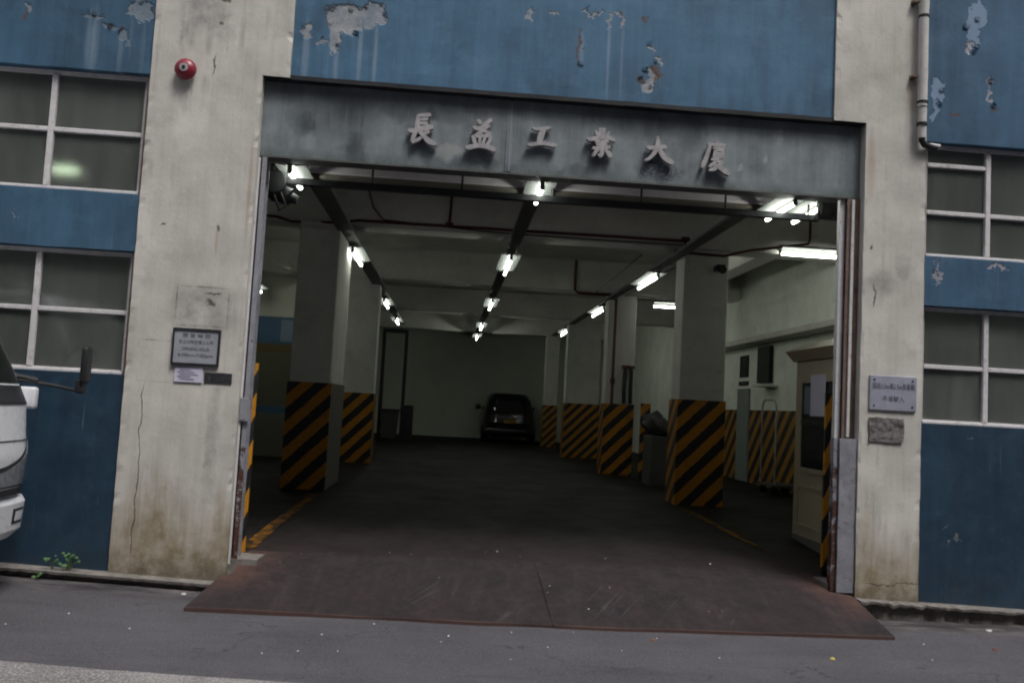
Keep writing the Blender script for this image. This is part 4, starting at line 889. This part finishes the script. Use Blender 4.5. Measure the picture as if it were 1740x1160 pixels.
# ------------------------------------------------------------------ lofted bodies for the vehicles
class Loft:
    """levels of (z, xc, yc, half x, half y, exponent); superellipse plans"""
    def __init__(s, lv): s.lv = lv
    def at(s, z):
        lv = s.lv
        if z <= lv[0][0]: return lv[0]
        for a, b in zip(lv, lv[1:]):
            if z <= b[0]:
                t = (z-a[0])/(b[0]-a[0]); return tuple(p+(q-p)*t for p, q in zip(a, b))
        return lv[-1]
    def P(s, z, t, off=0.):
        _, xc, yc, hx, hy, n = s.at(z); c, q = math.cos(t), math.sin(t)
        sg = lambda v: math.copysign(abs(v)**(2/n), v)
        return Vector((xc+(hx+off)*sg(c), yc+(hy+off)*sg(q), z))
    def body(s, name, mat, parent, z0=None, z1=None, n=72, steps=26):
        mb = MB(); z0 = s.lv[0][0] if z0 is None else z0; z1 = s.lv[-1][0] if z1 is None else z1
        zs = sorted(set([z0, z1]+[l[0] for l in s.lv if z0 < l[0] < z1]+frange(z0, z1, steps)))
        R = [[mb.bm.verts.new(s.P(z, i*math.tau/n)) for i in range(n)] for z in zs]
        for a, b in zip(R, R[1:]):
            for i in range(n): mb.bm.faces.new((a[i], a[(i+1) % n], b[(i+1) % n], b[i]))
        mb.bm.faces.new(R[0][::-1]); mb.bm.faces.new(R[-1])
        return mb.obj(name, mat, parent, True)
    def patch(s, name, mat, parent, z0, z1, t0, t1, off=.004, n=22, zn=10, th=.006, zfun=None):
        mb = MB(); F, Bk = [], []
        for j in range(zn+1):
            a, b = [], []
            for i in range(n+1):
                t = t0+(t1-t0)*i/n; v = j/zn
                za, zb = (z0, z1) if zfun is None else zfun(i/n)
                z = za+(zb-za)*v
                a.append(mb.bm.verts.new(s.P(z, t, off))); b.append(mb.bm.verts.new(s.P(z, t, off-th)))
            F.append(a); Bk.append(b)
        for j in range(zn):
            for i in range(n):
                mb.bm.faces.new((F[j][i], F[j][i+1], F[j+1][i+1], F[j+1][i])); mb.bm.faces.new((Bk[j][i], Bk[j+1][i], Bk[j+1][i+1], Bk[j][i+1]))
        for i in range(n):
            mb.bm.faces.new((F[0][i], Bk[0][i], Bk[0][i+1], F[0][i+1])); mb.bm.faces.new((F[zn][i], F[zn][i+1], Bk[zn][i+1], Bk[zn][i]))
        for j in range(zn):
            mb.bm.faces.new((F[j][0], F[j+1][0], Bk[j+1][0], Bk[j][0])); mb.bm.faces.new((F[j][n], Bk[j][n], Bk[j+1][n], F[j+1][n]))
        return mb.obj(name, mat, parent, True)
def wheel(parent, x, y, z, rd, wd, axis):
    a = Vector(axis); p = Vector((x, y, z))
    o = MB().lathe([(-wd/2, rd*.62), (-wd/2, rd*.92), (-wd*.42, rd*.985), (0, rd), (wd*.42, rd*.985), (wd/2, rd*.92), (wd/2, rd*.62)], p, a, 32).obj('wheel', 'rubber', parent, True)
    MB().lathe([(-wd*.40, rd*.60), (-wd*.30, rd*.30), (0, rd*.2), (wd*.30, rd*.30), (wd*.40, rd*.60)], p, a, 24).obj('rim', 'chrome', o, True)
    return o

# black car at the back, seen from behind
cx, yb = 2.03, 21.2
car = thing('parked_car', 'black car parked at the back of the garage, seen from behind', 'car', (cx, yb, .30))
cl = Loft([(.50, cx, yb+2.15, .86, 2.05, 6), (.62, cx, yb+2.13, .90, 2.12, 6), (.95, cx, yb+2.12, .905, 2.13, 6), (1.22, cx, yb+2.13, .88, 2.08, 6)])
cb = cl.body('body', 'carpaint', car)
ch = Loft([(1.221, cx, yb+1.75, .86, 1.62, 6), (1.40, cx, yb+1.72, .82, 1.54, 6), (1.72, cx, yb+1.62, .72, 1.30, 5), (1.86, cx, yb+1.58, .64, 1.16, 4), (1.91, cx, yb+1.56, .54, .98, 3.5)])
ch.body('cabin', 'carpaint', car)
ch.patch('rear_window', 'carglass', car, 1.30, 1.76, -math.pi/2-.62, -math.pi/2+.62, .006)
ch.patch('side_window', 'carglass', car, 1.30, 1.70, math.pi-.75, math.pi+.80, .006); ch.patch('side_window', 'carglass', car, 1.30, 1.70, -.80, .75, .006)
cl.patch('tail_light', 'tail', car, .95, 1.18, -math.pi/2-.80, -math.pi/2-.55, .008); cl.patch('tail_light', 'tail', car, .95, 1.18, -math.pi/2+.55, -math.pi/2+.80, .008)
MB().box(cx-.36, yb-.045, 1.095, cx+.36, yb+.02, 1.125).bevel(.006).obj('trim_strip', 'chrome', car)
MB().box(cx-.20, yb-.030, .925, cx+.20, yb-.012, 1.055).bevel(.006).obj('number_plate', 'plate', car)
MB().box(cx-.82, yb-.07, .55, cx+.82, yb+.06, .76).bevel(.04, 3).obj('bumper', 'carpaint', car, True)
for s in (-1, 1):
    MB().box(cx+s*.97-.09, yb+2.75, 1.34, cx+s*.97+.09, yb+2.85, 1.50).bevel(.03, 3).obj('wing_mirror', 'carpaint', car, True)
    MB().box(min(cx+s*.80, cx+s*.90), yb+2.77, 1.37, max(cx+s*.80, cx+s*.90), yb+2.83, 1.41).obj('mirror_stalk', 'dark', car)
    for yy in (yb+.75, yb+3.4): wheel(car, cx+s*.78, yy, .63, .33, .22, (1, 0, 0))

# white truck standing along the wall, heading right; only its front left corner reaches the frame
TF, TY0, TY1 = -3.255, -2.52, -.47; ty = (TY0+TY1)/2; th = (TY1-TY0)/2
tk = thing('parked_truck', 'white light truck parked along the wall at the left edge', 'truck', (-4.5, ty, -.08))
cabl = Loft([(z, x+.115, y_, hx, hy, n_) for z, x, y_, hx, hy, n_ in [(.62, -4.13, ty, .88, th-.02, 7), (.9, -4.12, ty, .89, th, 7), (1.30, -4.14, ty, .875, th, 7), (1.42, -4.17, ty, .85, th-.005, 7), (2.12, -4.33, ty, .66, th-.06, 6), (2.26, -4.38, ty, .58, th-.14, 5), (2.30, -4.40, ty, .50, th-.25, 5)]])
cabl.body('cab', 'truck_white', tk, n=96)
cabl.patch('windscreen', 'carglass', tk, 1.44, 2.10, -.78, .78, .005, 40)
cabl.patch('black_panel', 'dark', tk, 1.285, 1.425, -.52, .52, .005, 40)
for t0, t1 in ((.98, 1.75), (-1.75, -.98)): cabl.patch('side_window', 'carglass', tk, 1.46, 2.02, t0, t1, .004, 30)
for t0, t1 in ((.035, .74), (-.74, -.035)):
    cabl.patch('headlight_bezel', 'dark', tk, .69, .99, t0-.012 if t0 > 0 else t0-.03, t1+.03 if t0 > 0 else t1+.012, .007, 14, zfun=(lambda u, a=t0: (.685, .83+.22*(u if a > 0 else 1-u))))
    hl = cabl.patch('headlight', 'lens', tk, .70, .98, t0, t1, .010, 14, zfun=(lambda u, a=t0: (.70, .80+.22*(u if a > 0 else 1-u))))
cabl.patch('grille', 'dark', tk, .70, .95, -.015, .015, .006, 20)
cabl.patch('lower_gap', 'dark', tk, .625, .675, -.90, .90, .006, 30)
cabl.patch('panel_joint', 'dark', tk, 1.02, 1.028, -.80, .80, .004, 30, 2)
for t0 in (.80, -.81): cabl.patch('panel_joint', 'dark', tk, .99, 1.30, t0, t0+.008, .004, 2, 10)
bl = Loft([(.30, -3.58, ty, .40, th-.06, 6), (.36, -3.57, ty, .43, th, 7), (.56, -3.57, ty, .44, th+.015, 7), (.60, -3.57, ty, .42, th, 7)])
bp = bl.body('bumper', 'truck_white', tk, n=96)
for t0, t1 in ((.25, .60), (-.60, -.25)):
    a = bl.patch('fog_lamp_recess', 'dark', bp, .41, .52, t0, t1, .004, 12); bl.patch('fog_lamp', 'lamp', bp, .43, .50, t0+.05, t1-.06, .007, 8)
bl.patch('bumper_grille', 'dark', bp, .38, .50, -.03, .03, .004, 20)
MB().box(-3.30, TY1-.10, 1.25, -3.165, TY1-.015, 1.42).bevel(.025, 3).obj('corner_vane', 'truck_white', tk, True)
MB().box(-3.30, TY0+.015, 1.25, -3.165, TY0+.10, 1.42).bevel(.025, 3).obj('corner_vane', 'truck_white', tk, True)
ma = MB().tube([(-3.36, TY1-.06, 1.47), (-3.22, TY1-.03, 1.46), (-3.05, TY1, 1.435), (-2.90, TY1+.01, 1.41), (-2.86, TY1+.01, 1.43), (-2.855, TY1+.01, 1.52)], .014, 8).obj('mirror_arm', 'dark', tk, True)
MB().tube([(-3.36, TY1-.06, 1.50), (-3.28, TY1-.04, 1.49), (-3.18, TY1-.02, 1.47)], .022, 8).obj('arm_mount', 'dark', ma, True)
mb = MB().box(-2.868, TY1-.05, 1.47, -2.820, TY1+.07, 1.75).bevel(.020, 3); mb.obj('mirror_head', 'dark', ma, True)
MB().box(-2.905, TY1-.03, 1.385, -2.84, TY1+.05, 1.50).bevel(.02, 3).obj('mirror_bracket', 'dark', ma, True)
MB().box(-2.871, TY1-.035, 1.49, -2.8685, TY1+.055, 1.73).obj('mirror_glass', 'chrome', ma)
MB().tube([(-3.35, TY1-.35, 1.45), (-3.27, TY1-.55, 1.49), (-3.33, TY1-.95, 1.58)], .009, 6).obj('wiper', 'dark', tk, True)
MB().box(-8.6, TY0+.02, .78, -5.15, TY1-.02, 2.7).bevel(.02).obj('cargo_box', 'truck_white', tk)
MB().box(-8.6, ty-.42, .52, -4.2, ty+.42, .72).obj('chassis', 'dark', tk)
for s in (-1, 1):
    wheel(tk, -3.95, ty+s*(th-.14), .27+.045, .36, .22, (0, 1, 0)); wheel(tk, -7.2, ty+s*(th-.16), .27+.085, .36, .26, (0, 1, 0))

# ------------------------------------------------------------------ weeds, litter
def weed(x, y, z, n, sp, hgt, label):
    t = thing('weed', label, 'weed', (x, y, z)); rs = random.Random(int(x*1000)); mb = MB(); ms = MB()
    for i in range(n):
        a = rs.uniform(0, math.tau); rr_ = rs.uniform(.2, 1)*sp; h = rs.uniform(.25, 1)*hgt
        tip = Vector((x+math.cos(a)*rr_, y-abs(math.sin(a))*rr_*.5-.01, z+h)); ms.tube([(x, y, z-.02), ((x+tip.x)/2, (y+tip.y)/2, z+h*.7), tip], .0022, 4)
        s = rs.uniform(.014, .030); d = Vector((math.cos(a), -.45, rs.uniform(-.3, .5))).normalized(); e = d.cross(Vector((0, -.8, .6))).normalized()
        P = [tip-d*s*.9, tip-d*s*.3+e*s*.62, tip+d*s*.4+e*s*.5, tip+d*s, tip+d*s*.4-e*s*.5, tip-d*s*.3-e*s*.62]
        c = mb.bm.verts.new(tip+Vector((0, -.004, .003))); V = [mb.bm.verts.new(p) for p in P]
        for k in range(6): mb.bm.faces.new((c, V[k], V[(k+1) % 6]))
    mb.obj('foliage', 'leaf', t); ms.obj('stem', 'stem', t)
weed(-2.99, -.075, -.055, 18, .075, .15, 'leafy green weed growing at the foot of the dark blue wall')
weed(-3.12, -.085, -.045, 8, .06, .12, 'smaller weed just left of the leafy one at the wall foot')
weed(-3.20, -.16, -.11, 5, .03, .05, 'tiny weed sprouting from the kerb face below the wall')

def bit(x, y, z, s, mt, label, group=None):
    rs = random.Random(int(x*977+y*131)); mb = MB(); n = 6
    pts = [(x+math.cos(k*math.tau/n)*s*rs.uniform(.5, 1.2), y+math.sin(k*math.tau/n)*s*rs.uniform(.5, 1.1)) for k in range(n)]
    mb.hull([(a, b, z) for a, b in pts], [(a*.8+x*.2, b*.8+y*.2, z+s*rs.uniform(.25, .6)) for a, b in pts])
    o = mb.obj('litter', mt); tag(o, label, 'litter', group or 'litter on the ground'); return o
gz = lambda x, y: street_z(x)+und(x, y)+.001
bit(-2.02, -.24, gz(-2.02, -.24), .022, 'lit_white', 'white paper scrap on the street by the left kerb end')
bit(4.66, -.30, gz(4.66, -.3), .026, 'lit_white', 'white scrap near the broken right kerb')
bit(4.30, -.95, gz(4.3, -.95), .024, 'lit_brown', 'reddish brown scrap at the right side of the street')
bit(2.83, -1.36, gz(2.83, -1.36), .022, 'lit_yellow', 'yellow leaf lying on the street in front of the ramp')
bit(.10, -1.12, gz(.1, -1.12), .014, 'lit_white', 'white speck on the street before the middle of the ramp')
bit(1.62, -1.02, gz(1.62, -1.02), .022, 'lit_brown', 'dark red scrap on the street right of the ramp seam')
bit(4.56, -1.02, gz(4.56, -1.02), .02, 'lit_white', 'white sliver near the right edge of the street')
RS = random.Random(3)
for i in range(34):
    x = RS.uniform(-2.9, 4.9); y = RS.uniform(-1.9, -.85)
    bit(x, y, gz(x, y), RS.uniform(.004, .009), RS.choice(['lit_white', 'lit_white', 'kerb']), 'tiny pale grit speck scattered on the street', 'grit specks on the street')
for i in range(26):
    x = RS.uniform(-1.5, 3.2); y = RS.uniform(-.5, .9)
    z = (street_z(x)+.024)*(1-(y+.76)/.95)+.05*(y+.76)/.95+.004 if y < .15 else floor_z(y)+.006
    bit(x, y, max(z, gz(x, y)), RS.uniform(.004, .011), RS.choice(['lit_white', 'kerb', 'kerb']), 'tiny pale grit speck scattered on the ramp', 'grit specks on the ramp')

# ------------------------------------------------------------------ the other side of the street, behind the camera (shades and is mirrored in the panes)
ob = thing('opposite_building', 'plain grey building across the street behind the viewer', 'building', (0, -14, -.3))
MB().box(-32, -16, -.6, 34, -13.9, 17).obj('wall', 'opp', ob)
for k in range(4):
    for i in range(12):
        x = -29+i*5.1; z = 2.2+k*3.7
        MB().box(x, -13.91, z, x+3.2, -13.86, z+1.7).obj('window', 'booth_glass', ob)
for o in bpy.data.objects:
    if '_base' in o: del o['_base']
